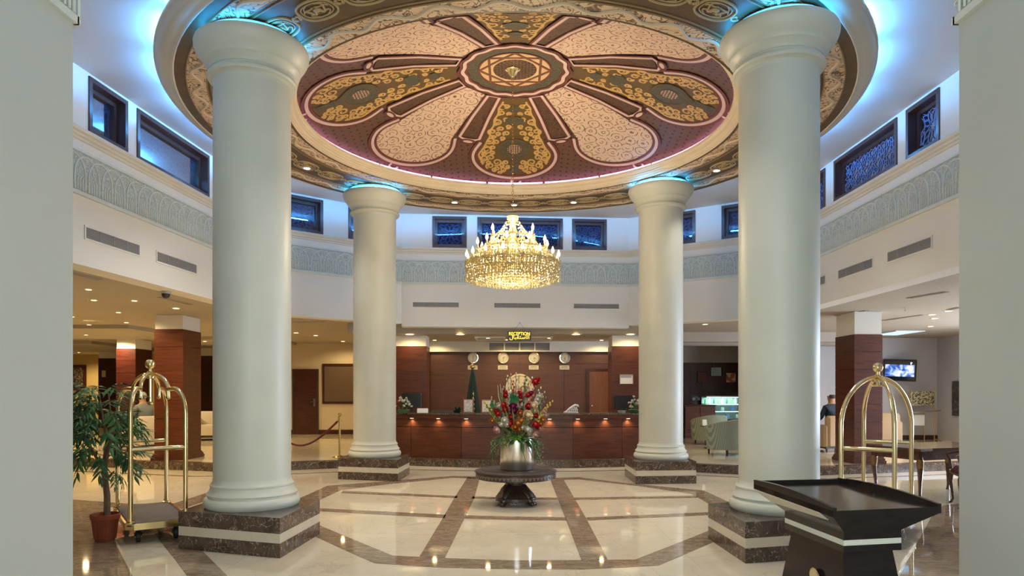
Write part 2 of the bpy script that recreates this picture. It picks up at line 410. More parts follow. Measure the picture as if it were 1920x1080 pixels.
# vestibule walls on both sides of the viewer
for name, s, X0, zc in (('wall_vestibule_left',-1,-2.74,0),('wall_vestibule_right',1,2.79,0)):
    w = struct(name)
    xa, xb = (X0-.5, X0) if s < 0 else (X0, X0+.5)
    MB().box(min(xa,xb),-3.6,0,max(xa,xb),4.26,5.27).build('wall_face', m_pier, w)
    xo = -5.6 if s < 0 else 5.6
    MB().box(min(xo,xa if s<0 else xb),3.96,0,max(xo,xa if s<0 else xb),4.26,5.27).build('return_wall', m_pier, w)
    b = MB(); b.box(X0-.03 if s>0 else X0, -3.6, 3.79, X0 if s>0 else X0+.03, 4.275, 3.84); b.box(X0-.03 if s>0 else X0-.5, 4.26, 3.79, X0+.5 if s>0 else X0+.03, 4.29, 3.84)
    b.build('frieze_border', m_frz, w)
    MB().box(X0-.01 if s>0 else X0, -3.6, 3.84, X0 if s>0 else X0+.01, 4.26, 4.3).build('frieze_ground', m_frz_b, w)
    for k in range(8): link('frieze_motif', frz_me, w, (X0-s*.012, .9+k*.42 if s<0 else 1.32+k*.42, 3.84), (0,0,PI/2 if s<0 else -PI/2))

# ================================================================== HIGH CEILING with the round opening
DC = (.04, 9.3)
ceil = struct('ceiling')
N = 96; b = MB(); inner = []; outer = []
for k in range(N):
    t = 2*PI*k/N; c, s = math.cos(t), math.sin(t)
    inner.append((DC[0]+3.9*c, DC[1]+3.9*s))
    tx = (6.2/abs(c)) if abs(c) > 1e-6 else 1e9; ty = (6.4/abs(s)) if abs(s) > 1e-6 else 1e9
    q = min(tx, ty); outer.append((DC[0]+q*c, DC[1]+q*s))
b.loft([[(*p,Z_CEIL) for p in inner],[(*p,Z_CEIL) for p in outer],[(*p,Z_CEIL+.12) for p in outer],[(*p,Z_CEIL+.12) for p in inner],[(*p,Z_CEIL) for p in inner]], False)
b.build('ceiling_plaster', m_ceil, ceil)
MB().box(-6.2,-3.6,5.27,6.2,2.95,5.39).build('ceiling_vestibule', m_ceil, ceil)
# low ceiling of the lounges round the rotunda
low = struct('ceiling_lounge')
oct_ = [(Pn[0][0]-.05,3.9)] + [Pn[0]] + Pn[1:5] + [Pn[5]] + [(Pn[5][0]+.05,3.9)]
def off(p, q=.16):
    v = Vector(p) - Vector((0.2, 9.5)); return tuple(Vector(p) + v.normalized()*q)
o2 = [off(p) for p in oct_]
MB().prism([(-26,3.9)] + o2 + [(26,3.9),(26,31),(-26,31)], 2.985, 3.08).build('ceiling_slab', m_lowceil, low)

# ================================================================== COLUMNS
def column(loc_quad, label, xoff=0, z_extra=0):
    FL_, FR_, BR_ = loc_quad; BL_ = (FL_[0]+BR_[0]-FR_[0], FL_[1]+BR_[1]-FR_[1])
    c = ((FL_[0]+BR_[0])/2 + xoff, (FL_[1]+BR_[1])/2)
    t = thing('column', label, 'column', (c[0], c[1], 0), 0, 'rotunda columns')
    q = [Vector((p[0]-c[0], p[1]-c[1])) for p in (FL_, FR_, BR_, BL_)]
    for (z0, z1, m, nm) in ((0,.13,m_emper,'plinth_course'),(.13,.217,m_pcream,'plinth_course'),(.217,.36,m_emper,'plinth_course')):
        cut = .42 if m is m_emper else None
        if cut:
            f1 = q[0].lerp(q[1], cut); b1 = q[3].lerp(q[2], cut)
            for quad in ([q[0],f1,b1,q[3]],[f1,q[1],q[2],b1]):
                ce = sum(quad, Vector((0,0)))/4
                MB().prism([tuple(p+(ce-p).normalized()*.0015) for p in quad], z0, z1-.001).build(nm, m, t)
        else:
            MB().prism([tuple(p*.995) for p in q], z0, z1).build(nm, m, t)
    base = [(0,.36),(.432,.36),(.446,.375),(.455,.40),(.455,.425),(.444,.45),(.43,.462),(.418,.466),(.416,.478),(.428,.484),(.43,.492),(.424,.502),(.404,.522),(.394,.548),(.390,.566),(.396,.572),(.396,.584),(.386,.592),(.372,.612),(.366,.64)]
    MB().lathe(base, 56).build('column_base', m_colm, t, True)
    MB().lathe([(.366,.64),(.368,2.4),(.366,4.50)], 56).build('shaft', m_colm, t, True)
    cap = [(.366,4.50),(.37,4.535),(.384,4.548),(.412,4.556),(.424,4.575),(.420,4.594),(.402,4.606),(.394,4.612),(.394,4.628),(.402,4.632),(.404,4.648),(.412,4.66),(.432,4.685),(.446,4.70),(.452,4.704),(.456,4.72),(.478,4.75),(.508,4.785),(.530,4.825),(.542,4.865),(.544,4.895),(.534,4.918),(.50,4.925),(.30,4.925)]
    MB().lathe(cap, 56).build('capital', m_colm, t, True)
    MB().lathe([(.30,4.925),(.44,4.93),(.44,4.985),(.36,5.0),(.36,5.019),(0,5.019)], 40).build('abacus', m_colm, t, True)
    MB().tube([(.465*math.cos(2*PI*k/40), .465*math.sin(2*PI*k/40), 4.940) for k in range(40)], .010, 6, True).build('light_ring', m_ledblue2, t)
    return c
m_ledblue2 = mat('blue_lamp_tube', (.1,.4,.8), .5, emit=(.03,.40,1.0), es=26)
col_NL = column([fl(334,1029), fl(525,1047), fl(600,1001)], 'tall white round column on the left, next to the gilt luggage cart and potted tree')
col_NR = column([(3.147,6.23), fl(1397.5,1056.7), fl(1327.5,1010)], 'tall white round column on the right, behind the dark lectern table')
col_FL = column([fl(633.6,898.6), fl(746,903), fl(768,889.4)], 'farther white round column to the left of the reception counter', .0)
col_FR = column([fl(1305.8,906.7), fl(1192,908), fl(1171.4,892.2)], 'farther white round column to the right of the reception counter', .03)

# ================================================================== ROUND CANOPY RING
m_brown = m_plain_noise('canopy_brown', (.085,.045,.020), (.12,.066,.030), 9, .55)
m_ringplain = m_plain_noise('canopy_fascia', (.58,.55,.49), (.63,.60,.54), 2, .6)
m_gold = mat('gilded_relief', (.42,.30,.15), .5)
m_goldd = mat('dull_gilding', (.26,.16,.07), .5)
m_mould = m_plain_noise('rim_moulding', (.66,.54,.38), (.72,.60,.43), 4, .5)
def m_scroll(name, c, l, scale, thr=.035):
    g = G(mat(name, c, .6)); n = g.n('TexNoise'); n.inputs['Scale'].default_value = scale; n.inputs['Detail'].default_value = 1.5; n.inputs['Distortion'].default_value = 2.0
    g.l(g.pos(), n.inputs['Vector'])
    v = g.math('ABSOLUTE', g.math('SUBTRACT', g.math('FRACT', g.math('MULTIPLY', n.outputs[0], 3.0)), .5))
    g.bump(v, .4, .01)
    return g.base(g.ramp(v, [(0, l), (thr, l), (thr+.05, c)]))
m_scrollband = m_scroll('scroll_band', (.64,.47,.32), (.15,.08,.04), 6.5, .07)
ring = thing('canopy_ring', 'round canopy ring with gilded brown soffit carried on four white columns', 'canopy', (DC[0], DC[1], 0))
ZS = 5.02
def flat_ring(r0, r1, z, th, name, m, seg=128):
    return MB().lathe([(r0,z+th),(r0,z),(r1,z),(r1,z+th)], seg).build(name, m, ring, True)
flat_ring(2.95, 4.165, ZS, .03, 'soffit', m_brown)
MB().lathe([(4.165,5.02),(4.175,5.012),(4.19,5.014),(4.21,5.03),(4.235,5.036),(4.275,5.045),(4.31,5.065),(4.335,5.095),(4.345,5.12),(4.364,5.128),(4.364,5.154),(4.30,5.158),(3.92,5.158),(3.90,5.30)], 128).build('fascia', m_ringplain, ring, True)
flat_ring(3.84, 4.04, ZS-.008, .008, 'scroll_band', m_scrollband); flat_ring(2.99, 3.19, ZS-.008, .008, 'scroll_band', m_scrollband)
for r_ in (3.835, 4.045, 3.195, 3.245, 3.79):
    MB().tube([(r_*math.cos(2*PI*k/120), r_*math.sin(2*PI*k/120), ZS-.003) for k in range(120)], .009, 5, True).build('bead_moulding', m_goldd, ring, True)
m_vine = mat('vine_plaster', (.62,.48,.34), .6)
for r0, amp, nw in ((3.94,.055,44),(3.09,.055,34)):       # waving vine on each scroll band
    MB().tube([((r0+amp*math.sin(nw*t))*math.cos(t), (r0+amp*math.sin(nw*t))*math.sin(t), ZS-.008) for t in [2*PI*k/(nw*14) for k in range(nw*14)]], .020, 5, True).build('scroll_vine', m_vine, ring, True)
def cartouche():
    b = MB()
    def rb(pts, r): b.tube([(x,y,0) for x,y in pts], r, 5)
    lens = [(.24*math.sin(t)*(1+.12*math.cos(2*t)), .145*math.cos(t)) for t in [2*PI*k/28 for k in range(29)]]
    rb(lens, .012); rb([(x*.8,y*.72) for x,y in lens], .007)
    for s in (-1, 1):
        rb([(s*(.02+.13*u), .05*math.sin(u*6)*(1-.3*u)) for u in [k/12 for k in range(13)]], [.016*(1-.6*k/12) for k in range(13)])
        rb([(s*(.26+.05*math.cos(t)*(1-t/8)), .05*math.sin(t)*(1-t/8)) for t in [k*.45 for k in range(13)]], .010)
        for q in (-1, 1):
            rb([(s*(.05+.09*math.sin(t)*(.4+t/5)), q*(.055+.04*math.cos(t)*(1-t/6))) for t in [k*.4 for k in range(11)]], .008)
    b.ball((0,0,0), .03, 8, 5, (1.6,1,.6))
    return b.mesh('cartouche', m_gold, True)
ct = cartouche()
colang = [math.atan2(c[1]-DC[1], c[0]-DC[0]) for c in (col_NL, col_NR, col_FL, col_FR)]
lights_a = [PI/2 + math.radians(x) for x in (0,-18,18,67,90,113,-67,-90,-113,162,180,198)]
for k in range(40):
    t = 2*PI*(k+.5)/40
    if any(abs((t-a_+PI) % (2*PI)-PI) < .075 for a_ in colang): continue
    link('cartouche', ct, ring, (3.52*math.cos(t), 3.52*math.sin(t), ZS-.006), (0,0,t+PI/2))
# moulded rim of the dome and the light ledge behind it
MB().lathe([(2.95,5.02),(2.945,5.03),(2.925,5.035),(2.92,5.055),(2.905,5.062),(2.895,5.085),(2.88,5.09),(2.878,5.112),(2.862,5.118),(2.85,5.14),(2.836,5.146),(2.834,5.17),(2.845,5.178),(2.90,5.178),(3.02,5.178),(3.02,5.24)], 128).build('rim_moulding', m_mould, ring, True)
m_ledblue = mat('blue_cove_tube', (.1,.3,.8), .5, emit=(.10,.42,1.0), es=105)
m_ledpink = mat('magenta_cove_tube', (.9,.3,.8), .5, emit=(1.0,.52,.90), es=2.6)
for k in range(28):
    t0 = 2*PI*k/28
    MB().tube([(4.26*math.cos(t0+.17*i/8), 4.26*math.sin(t0+.17*i/8), 5.182) for i in range(9)], .016, 6).build('blue_cove_tube', m_ledblue, ring, True)
for k in range(18):                                          # the pink tubes lie end to end with short gaps
    t0 = 2*PI*k/18
    MB().tube([(2.905*math.cos(t0+.335*i/10), 2.905*math.sin(t0+.335*i/10), 5.200) for i in range(11)], .022, 6).build('pink_cove_tube', m_ledpink, ring, True)
# recessed spots in the soffit
m_lit_w = mat('cool_lamp_face', (1,1,1), .4, emit=(.92,1,.92), es=10)
m_lit_y = mat('warm_lamp_face', (1,.9,.7), .4, emit=(1,.78,.38), es=7)
spot_face = MB().lathe([(0,-.004),(.05,-.004),(.05,.0)], 16).mesh('lamp_face', m_lit_w)
spot_trim = MB().lathe([(.05,-.006),(.066,-.006),(.072,0)], 20).mesh('trim_ring', m_chrome)
for dg_, lab_ in ((0,'recessed soffit spotlight straight above the chandelier'),(-18,'recessed soffit spotlight right of the one above the chandelier'),(18,'recessed soffit spotlight left of the one above the chandelier'),(66,'recessed soffit spotlight just right of the near left column'),(-64,'recessed soffit spotlight just left of the near right column')) + tuple((d_, 'recessed soffit spotlight on the near side of the canopy, out of view') for d_ in (90,113,-90,-113,162,180,198)):
    a_ = PI/2 + math.radians(dg_)
    p = (DC[0]+3.58*math.cos(a_), DC[1]+3.58*math.sin(a_), ZS-.012)
    s = thing('recessed_spot', lab_, 'spotlight', p, 0, 'soffit spotlights')
    link('lamp_face', spot_face, s); link('trim_ring', spot_trim, s)
    lamp('spot_beam', 'SPOT', (0,0,-.02), 112, (1,.95,.85), (0,0,0), .04, parent=s, spot=1.7, blend=.8)
# ================================================================== PAINTED DOME
dome = thing('painted_dome', 'shallow brown dome painted with eight petals and a central star medallion', 'dome', (DC[0], DC[1], 0))
def dz(r): return 5.20 + .70*(1-(min(r, 3.02)/3.02)**2)
def m_dots(name, c, d, scale, thr):
    g = G(mat(name, c, .55)); v = g.n('TexVoronoi'); v.inputs['Scale'].default_value = scale; v.inputs['Randomness'].default_value = .12
    g.l(g.pos((1,1,.0)), v.inputs['Vector'])
    return g.base(g.ramp(v.outputs['Distance'], [(0, d), (thr, d), (thr+.06, c)]))
m_domebg = m_dots('dome_ground', (.115,.056,.032), (.03,.012,.010), 9.5, .16)
m_pinkline = mat('pink_stripe', (.58,.43,.39), .55)
m_redline = mat('oxblood_stripe', (.13,.030,.022), .55)
m_barfill = m_scroll('bar_field', (.10,.048,.022), (.05,.022,.012), 9, .08)
m_goldbase = mat('petal_dark_gold', (.11,.062,.016), .55)
m_goldscroll = mat('petal_gold_scroll', (.52,.32,.11), .5)
m_green = m_scroll('medallion_green', (.055,.052,.030), (.10,.085,.045), 14, .10)
m_creamdisc = mat('medallion_cream', (.58,.38,.21), .55)
m_dotbrown = m_dots('medallion_dots', (.13,.068,.032), (.02,.01,.008), 22, .26)
m_rosette = m_dots('rosette_dots', (.10,.05,.03), (.55,.40,.28), 26, .30)
def m_arab():
    g = G(mat('petal_cream_arabesque', (.62,.44,.33), .6))
    v = g.n('TexVoronoi'); v.inputs['Scale'].default_value = 5.0; v.inputs['Randomness'].default_value = .22
    n = g.n('TexNoise'); n.inputs['Scale'].default_value = 7; n.inputs['Detail'].default_value = 2
    p = g.pos((1,1,0)); g.l(p, n.inputs['Vector'])
    mx = g.n('Mix', data_type='RGBA'); mx.inputs[0].default_value = .035; g.l(p, mx.inputs[6]); g.l(n.outputs[1], mx.inputs[7]); g.l(mx.outputs[2], v.inputs['Vector'])
    w = g.math('ABSOLUTE', g.math('SUBTRACT', g.math('FRACT', g.math('MULTIPLY', v.outputs['Distance'], 3.4)), .5))
    n2 = g.n('TexNoise'); n2.inputs['Scale'].default_value = 16; g.l(p, n2.inputs['Vector'])
    th = g.math('MULTIPLY', g.math('GREATER_THAN', n2.outputs[0], .45), .10)
    f = g.math('LESS_THAN', w, th)
    return g.base(g.mix(f, (.60,.43,.32), (.15,.072,.045)))
m_creampetal = m_arab()
MB().lathe([(0.001,dz(0))] + [(3.02*k/24, dz(3.02*k/24)) for k in range(1,25)], 96).build('dome_shell', m_domebg, dome, 'all')
def P3(x, y, o): return (x, y, dz(math.hypot(x, y)) - o)
def ribbon(path, w, o, closed=False, b=None, th=.010):
    b = b or MB(); n = len(path); rings = []
    for i in range(n):
        p = Vector(path[i]); t = Vector(path[(i+1) % n if closed else min(i+1,n-1)]) - Vector(path[i-1 if (closed or i) else 0])
        t = t.normalized() if t.length > 1e-9 else Vector((1,0)); nn = Vector((-t.y, t.x))*(w[i] if isinstance(w, list) else w)/2
        a_, c_ = p+nn, p-nn
        rings.append([P3(*a_,o-th), P3(*a_,o), P3(*c_,o), P3(*c_,o-th)])
    if closed: rings.append(rings[0])
    return b.loft(rings, not closed)
def patch(fn, nv, nu, o, b=None):              # fn(v in 0..1) -> (left point, right point)
    b = b or MB(); vs = []; fs = []
    for i in range(nv+1):
        A, B = (Vector(q) for q in fn(i/nv))
        for j in range(nu+1): q = A.lerp(B, j/nu); vs.append(P3(q.x, q.y, o))
    for i in range(nv):
        for j in range(nu):
            k = i*(nu+1)+j; fs.append((k, k+1, k+nu+2, k+nu+1))
    return b.add(vs, fs)
def disc(cx, cy, r, o, b=None, n=28, rx=1.0):
    b = b or MB(); vs = [P3(cx, cy, o)] + [P3(cx+rx*r*math.sin(2*PI*k/n), cy+r*math.cos(2*PI*k/n), o) for k in range(n)]
    return b.add(vs, [(0, 1+k, 1+(k+1) % n) for k in range(n)])
def pw(r):                                     # half width of a petal at radius r
    if r <= 1.95: return .262*r
    if r <= 2.25: t = (r-1.95)/.30; return .511 + .135*math.sin(t*PI/2)
    return .646*math.sqrt(max(0, 1-((r-2.25)/.50)**2))
def build_once(b, name, m, smooth=False): return b.mesh(name, m, smooth)
rs = [.80+1.95*k/40 for k in range(41)]
petal_b = patch(lambda v: ((-pw(.80+1.95*v), .80+1.95*v), (pw(.80+1.95*v), .80+1.95*v)), 40, 8, .012)
pet_gold = petal_b.mesh('petal', m_goldbase, 'all'); pet_cream = petal_b.mesh('petal', m_creampetal, 'all')
edge = [(pw(r)+.0, r) for r in [1.93+.32*k/8 for k in range(9)]] + [(.646*math.cos(t), 2.25+.50*math.sin(t)) for t in [PI/2*k/14 for k in range(1,15)]]
full = edge + [(-x, y) for x, y in edge[-2::-1]]
def offs(path, d):
    out = []
    for i, p in enumerate(path):
        t = Vector(path[min(i+1,len(path)-1)]) - Vector(path[max(i-1,0)]); t.normalize(); out.append((p[0]+t.y*d, p[1]-t.x*d))
    return out
bd_pink = ribbon(offs(full, .055), .046, .024).mesh('petal_stripe', m_pinkline)
bb = ribbon(offs(full, .010), .036, .021); ribbon(offs(full, .102), .036, .021, b=bb)
bd_red = bb.mesh('petal_outline', m_redline)
# hook at the tip of each petal
hk = MB(); ribbon([(.03-.10*math.cos(t)*.8, 2.87+.065*math.sin(t)) for t in [-.6+k*.42 for k in range(10)]], .034, .03, b=hk)
hook = hk.mesh('petal_hook', m_pinkline)
# the bars between the petals
def bw(r): return .058 + (r-.84)/(1.90-.84)*.078
bar_me = patch(lambda v: ((-bw(.84+1.06*v), .84+1.06*v), (bw(.84+1.06*v), .84+1.06*v)), 14, 3, .014).mesh('bar_field', m_barfill, 'all')
def barloop(e): return [(-bw(.84)-e, .82-e*.4), (-bw(1.37)-e, 1.37), (-bw(1.9)-e, 1.9), (-bw(1.9)*.6, 1.93+e*.5), (bw(1.9)*.6, 1.93+e*.5), (bw(1.9)+e, 1.9), (bw(1.37)+e, 1.37), (bw(.84)+e, .82-e*.4)]
bar_pink = ribbon(barloop(.032), .042, .026, True).mesh('bar_stripe', m_pinkline)
bb = ribbon(barloop(.004), .022, .023, True); ribbon(barloop(.066), .030, .023, True, b=bb)
bar_red = bb.mesh('bar_outline', m_redline)
kn = MB(); disc(0, 1.985, .028, .032, kn, 14, 3.0); knot = kn.mesh('bar_knot', m_pinkline)
kn = MB(); ribbon([(.115*math.cos(t), 1.985+.045*math.sin(t)) for t in [2*PI*k/20 for k in range(20)]], .024, .034, True, b=kn); knot_r = kn.mesh('bar_knot_outline', m_redline)
# gold scrollwork of every second petal
sb = MB()
for s in (-1, 1):
    for (u, v, rad, h) in ((.12,1.02,.05,1),(.20,1.20,.06,-1),(.14,1.36,.05,1),(.27,1.42,.07,1),(.22,1.60,.06,-1),(.36,1.66,.07,-1),(.40,1.88,.08,1),(.33,1.80,.04,-1),(.46,2.10,.09,1),(.40,2.30,.07,-1),(.52,2.30,.07,1),(.30,2.42,.085,1),(.42,2.50,.075,-1),(.20,2.60,.06,1),(.15,2.44,.055,-1),(.50,2.20,.05,-1),(.30,2.58,.05,-1),(.08,1.22,.04,-1),(.10,1.55,.05,1),(.13,1.72,.06,-1),(.27,1.72,.05,1),(.20,1.84,.05,1),(.30,1.93,.06,-1),(.36,2.06,.05,-1),(.38,2.18,.05,1),(.22,2.50,.05,1),(.45,2.42,.05,1),(.12,2.54,.045,1),(.36,2.60,.05,1),(.25,2.68,.04,-1)):
        n = 16; ribbon([(s*(u+rad*(1-k/n*.75)*math.cos(h*k*.52+1)), v+rad*(1-k/n*.75)*math.sin(h*k*.52+1)) for k in range(n+1)], [.034*(1-.45*k/n) for k in range(n+1)], .018, b=sb)
    ribbon([(s*(pw(r)-.055-.012*math.sin(r*22)), r) for r in [.9+1.55*k/40 for k in range(41)]], .030, .018, b=sb)
    for k in range(12):
        r = .95+.13*k; ribbon([(s*(pw(r)-.05), r), (s*(pw(r)-.095), r+.035), (s*(pw(r)-.12), r+.02)], [.035,.028,.006], .019, b=sb)
scr_me = sb.mesh('gold_scroll', m_goldscroll)
gm = MB(); disc(0,2.10,.25,.022,gm,32,1.15); patch(lambda v: ((-.25*(1-v)**.7*.9-.01,2.18+.26*v),(.25*(1-v)**.7*.9+.01,2.18+.26*v)),8,2,.0225,gm)
gm_me = gm.mesh('green_medallion', m_green)
gd_me = disc(0,1.40,.115,.022,None,24,1.3).mesh('green_drop', m_green); ge_me = disc(0,1.09,.08,.022,None,20,1.2).mesh('green_drop', m_green)
gf_me = patch(lambda v: ((-.075,2.46+.24*v),(.075,2.46+.24*v)),6,2,.022).mesh('green_foot', m_green)
rs_me = disc(0,2.10,.115,.026).mesh('rosette', m_rosette)
ou = ribbon([(.235*1.12*math.sin(t), 2.10+.235*math.cos(t)) for t in [2*PI*k/36 for k in range(36)]], .018, .027, True); ribbon([(.125*math.sin(t), 2.10+.125*math.cos(t)) for t in [2*PI*k/28 for k in range(28)]], .014, .027, True, b=ou)
ou_me = ou.mesh('medallion_outline', m_goldbase)
for k in range(8):
    a_ = (0,0,k*PI/4)
    link('petal', pet_gold if k % 2 == 0 else pet_cream, dome, rot=a_)
    link('petal_stripe', bd_pink, dome, rot=a_); link('petal_outline', bd_red, dome, rot=a_); link('petal_hook', hook, dome, rot=a_)
    if k % 2 == 0:
        g0 = link('green_medallion', gm_me, dome, rot=a_); link('rosette', rs_me, g0); link('medallion_outline', ou_me, g0); link('green_drop', gd_me, dome, rot=a_); link('green_drop', ge_me, dome, rot=a_); link('green_foot', gf_me, dome, rot=a_)
        link('gold_scroll', scr_me, dome, rot=a_)
    a2 = (0,0,(k+.5)*PI/4)
    link('bar_field', bar_me, dome, rot=a2); link('bar_stripe', bar_pink, dome, rot=a2); link('bar_outline', bar_red, dome, rot=a2)
    link('bar_knot', knot, dome, rot=a2); link('bar_knot_outline', knot_r, dome, rot=a2)
circ = lambda r, n=64, wv=0, q=16: [((r+wv*math.cos(q*2*PI*k/n))*math.cos(2*PI*k/n), (r+wv*math.cos(q*2*PI*k/n))*math.sin(2*PI*k/n)) for k in range(n)]
def annulus(r0, r1, o, name, m, n=64):
    b = MB(); vs = []; 
    for k in range(n): t = 2*PI*k/n; vs += [P3(r0*math.cos(t), r0*math.sin(t), o), P3(r1*math.cos(t), r1*math.sin(t), o)]
    b.add(vs, [(2*k, 2*k+1, (2*k+3) % (2*n), (2*k+2) % (2*n)) for k in range(n)]); return b.build(name, m, dome, 'all')
annulus(.48,.67,.016,'medallion_ring',m_green)
disc(0,0,.49,.018).build('star_disc', m_creamdisc, dome)
disc(0,0,.315,.022).build('star_centre', m_dotbrown, dome)
ribbon(circ(.70,128,.014), .048, .030, True).build('medallion_stripe', m_pinkline, dome)
b = ribbon(circ(.655,128,.012), .034, .028, True); ribbon(circ(.752,128,.016), .036, .028, True, b=b); ribbon(circ(.492), .026, .024, True, b=b); b.build('medallion_outline', m_redline, dome)
b = MB()
for o8 in (0, PI/4):
    sq = [(.485*math.cos(o8+PI/2*k), .485*math.sin(o8+PI/2*k)) for k in range(4)]
    for k in range(4): ribbon([sq[k], ((sq[k][0]+sq[(k+1)%4][0])/2, (sq[k][1]+sq[(k+1)%4][1])/2), sq[(k+1)%4]], .034, .026, b=b)
b.build('star_outline', mat('star_brown', (.15,.058,.025), .55), dome)
b = MB()
for k in range(24):
    t = 2*PI*k/24; ribbon([(.10*math.cos(t), .10*math.sin(t)), (.29*math.cos(t), .29*math.sin(t))], [.006,.020], .025, b=b)
b.build('star_rays', mat('star_ray_brown', (.075,.036,.016), .55), dome)

# ================================================================== CHANDELIER
ch = thing('chandelier', 'large crystal chandelier with lit candle bulbs hanging from the dome centre', 'chandelier', (DC[0]-.03, DC[1], 0))
MB().lathe([(0,5.90),(.10,5.885),(.105,5.865),(.07,5.84),(.055,5.81),(.03,5.79),(.022,5.76),(0,5.75)], 20).build('ceiling_rose', m_brass, ch, True)
lk = MB().tube([(.012*math.cos(t), 0, .028*math.sin(t)) for t in [2*PI*k/10 for k in range(10)]], .0035, 5, True).mesh('chain_link', m_brass_d, True)
for k in range(38): link('chain_link', lk, ch, (0,0,5.735-k*.048), (0,0,(k % 2)*PI/2))
g = G(mat('yellow_crystal', (.95,.8,.45), .1)); t = g.t
tr = g.n('BsdfTranslucent'); tr.inputs[0].default_value = (.66,.56,.30,1); gl = g.n('BsdfGlossy'); gl.inputs[0].default_value = (1,.95,.8,1); gl.inputs[1].default_value = .08
df = g.n('BsdfDiffuse'); df.inputs[0].default_value = (.62,.53,.30,1)
m1 = g.n('MixShader'); m1.inputs[0].default_value = .45; g.l(tr.outputs[0], m1.inputs[1]); g.l(df.outputs[0], m1.inputs[2])
m2 = g.n('MixShader'); m2.inputs[0].default_value = .22; g.l(m1.outputs[0], m2.inputs[1]); g.l(gl.outputs[0], m2.inputs[2])
g.l(m2.outputs[0], t.nodes['Material Output'].inputs['Surface']); m_crys = g.m
m_bulb = mat('candle_bulb', (1,.9,.7), .4, emit=(1,.80,.42), es=14)
def bead(b, c, s, h): b.add([(c[0],c[1],c[2]+h),(c[0]+s,c[1],c[2]),(c[0],c[1]+s,c[2]),(c[0]-s,c[1],c[2]),(c[0],c[1]-s,c[2]),(c[0],c[1],c[2]-h)],
                            [(0,1,2),(0,2,3),(0,3,4),(0,4,1),(5,2,1),(5,3,2),(5,4,3),(5,1,4)])
MB().lathe([(0,3.90),(.05,3.895),(.085,3.87),(.06,3.84),(.04,3.82),(.05,3.78),(.03,3.7),(.045,3.6),(.03,3.5),(.06,3.4),(.03,3.3),(.05,3.15),(0,3.10)], 16).build('stem', m_crys, ch, True)
for (zz, r0) in ((3.24,.62),(3.42,.47),(3.59,.30),(3.14,.62),(3.04,.50),(3.01,.3)):
    MB().tube([(r0*math.cos(2*PI*k/48), r0*math.sin(2*PI*k/48), zz) for k in range(48)], .008, 6, True).build('tier_ring', m_crys, ch, True)
def crystals(name, gen):
    b = MB()
    for c, s, h in gen: bead(b, c, s, h)
    tag(b.build(name, m_crys, ch, recalc=False), kind='stuff')
def hang(r, n, z0, z1, m, s=.013, jit=.006, ph=0):
    for k in range(n):
        a_ = 2*PI*(k+ph)/n
        for i in range(m):
            q = i/(m-1); rr = r*(1+.015*math.sin(q*9))
            yield ((rr*math.cos(a_)+R.uniform(-jit,jit), rr*math.sin(a_)+R.uniform(-jit,jit), z0+(z1-z0)*q+R.uniform(-jit,jit)), s*R.uniform(.8,1.3), s*1.5)
    return
def swag(r0, z0, r1, z1, n, m, sag):
    for k in range(n):
        a_ = 2*PI*k/n
        for i in range(m):
            q = i/(m-1); rr = r0+(r1-r0)*q; zz = z0+(z1-z0)*q - sag*math.sin(PI*q)
            yield ((rr*math.cos(a_), rr*math.sin(a_), zz), .013, .018)
crystals('crystal_drops', [x for x in hang(.635, 76, 3.24, 3.01, 8)])
crystals('crystal_drops', [x for x in hang(.50, 60, 3.18, 2.97, 7, ph=.5)])
crystals('crystal_drops', [x for x in hang(.36, 44, 3.16, 2.96, 7)])
crystals('crystal_drops', [x for x in hang(.20, 26, 3.12, 2.96, 6)])
crystals('crystal_drops', [x for x in hang(.57, 70, 3.22, 3.0, 8, s=.014)])
crystals('crystal_drops', [x for x in hang(.43, 50, 3.34, 3.14, 7, s=.014)])
crystals('crystal_drops', [x for x in hang(.26, 34, 3.52, 3.3, 7, s=.014)])
crystals('crystal_strings', [x for x in swag(.07,3.84,.30,3.59,14,9,.05)] + [x for x in swag(.28,3.59,.47,3.42,22,9,.05)] + [x for x in swag(.45,3.42,.62,3.24,32,9,.05)])
crystals('crystal_collar', [x for x in hang(.47, 44, 3.41, 3.30, 4)] + [x for x in hang(.30, 30, 3.58, 3.46, 4)] + [x for x in hang(.60, 70, 3.28, 3.22, 3)] + [x for x in hang(.55, 60, 3.32, 3.15, 5)])
arm_cup = MB().lathe([(0,-.03),(.012,-.03),(.030,-.012),(.034,0),(.012,.0),(.011,.055),(0,.055)], 12).mesh('candle_cup', m_crys, True)
flame = MB().lathe([(.006,.055),(.017,.072),(.020,.09),(.013,.115),(.004,.14),(0,.15)], 10).mesh('candle_bulb', m_bulb, True)
for (r0, zz, n, ph) in ((.63,3.25,16,.5),(.48,3.43,10,.25),(.31,3.60,6,.5)):
    for k in range(n):
        a_ = 2*PI*(k+ph)/n; c, s = math.cos(a_), math.sin(a_)
        ar = MB().tube([((.05+(r0-.05)*q)*c, (.05+(r0-.05)*q)*s, zz-.10-.10*math.sin(PI*q)+.09*q*q) for q in [i/8 for i in range(9)]], .010, 5).build('arm', m_crys, ch, True)
        cu = link('candle_cup', arm_cup, ch, (r0*c, r0*s, zz)); link('candle_bulb', flame, cu)
lamp('chandelier_glow', 'POINT', (0,0,3.50), 300, (1,.82,.54), size=.30, parent=ch)
lamp('chandelier_glow', 'POINT', (0,0,3.06), 55, (1,.82,.54), size=.22, parent=ch)

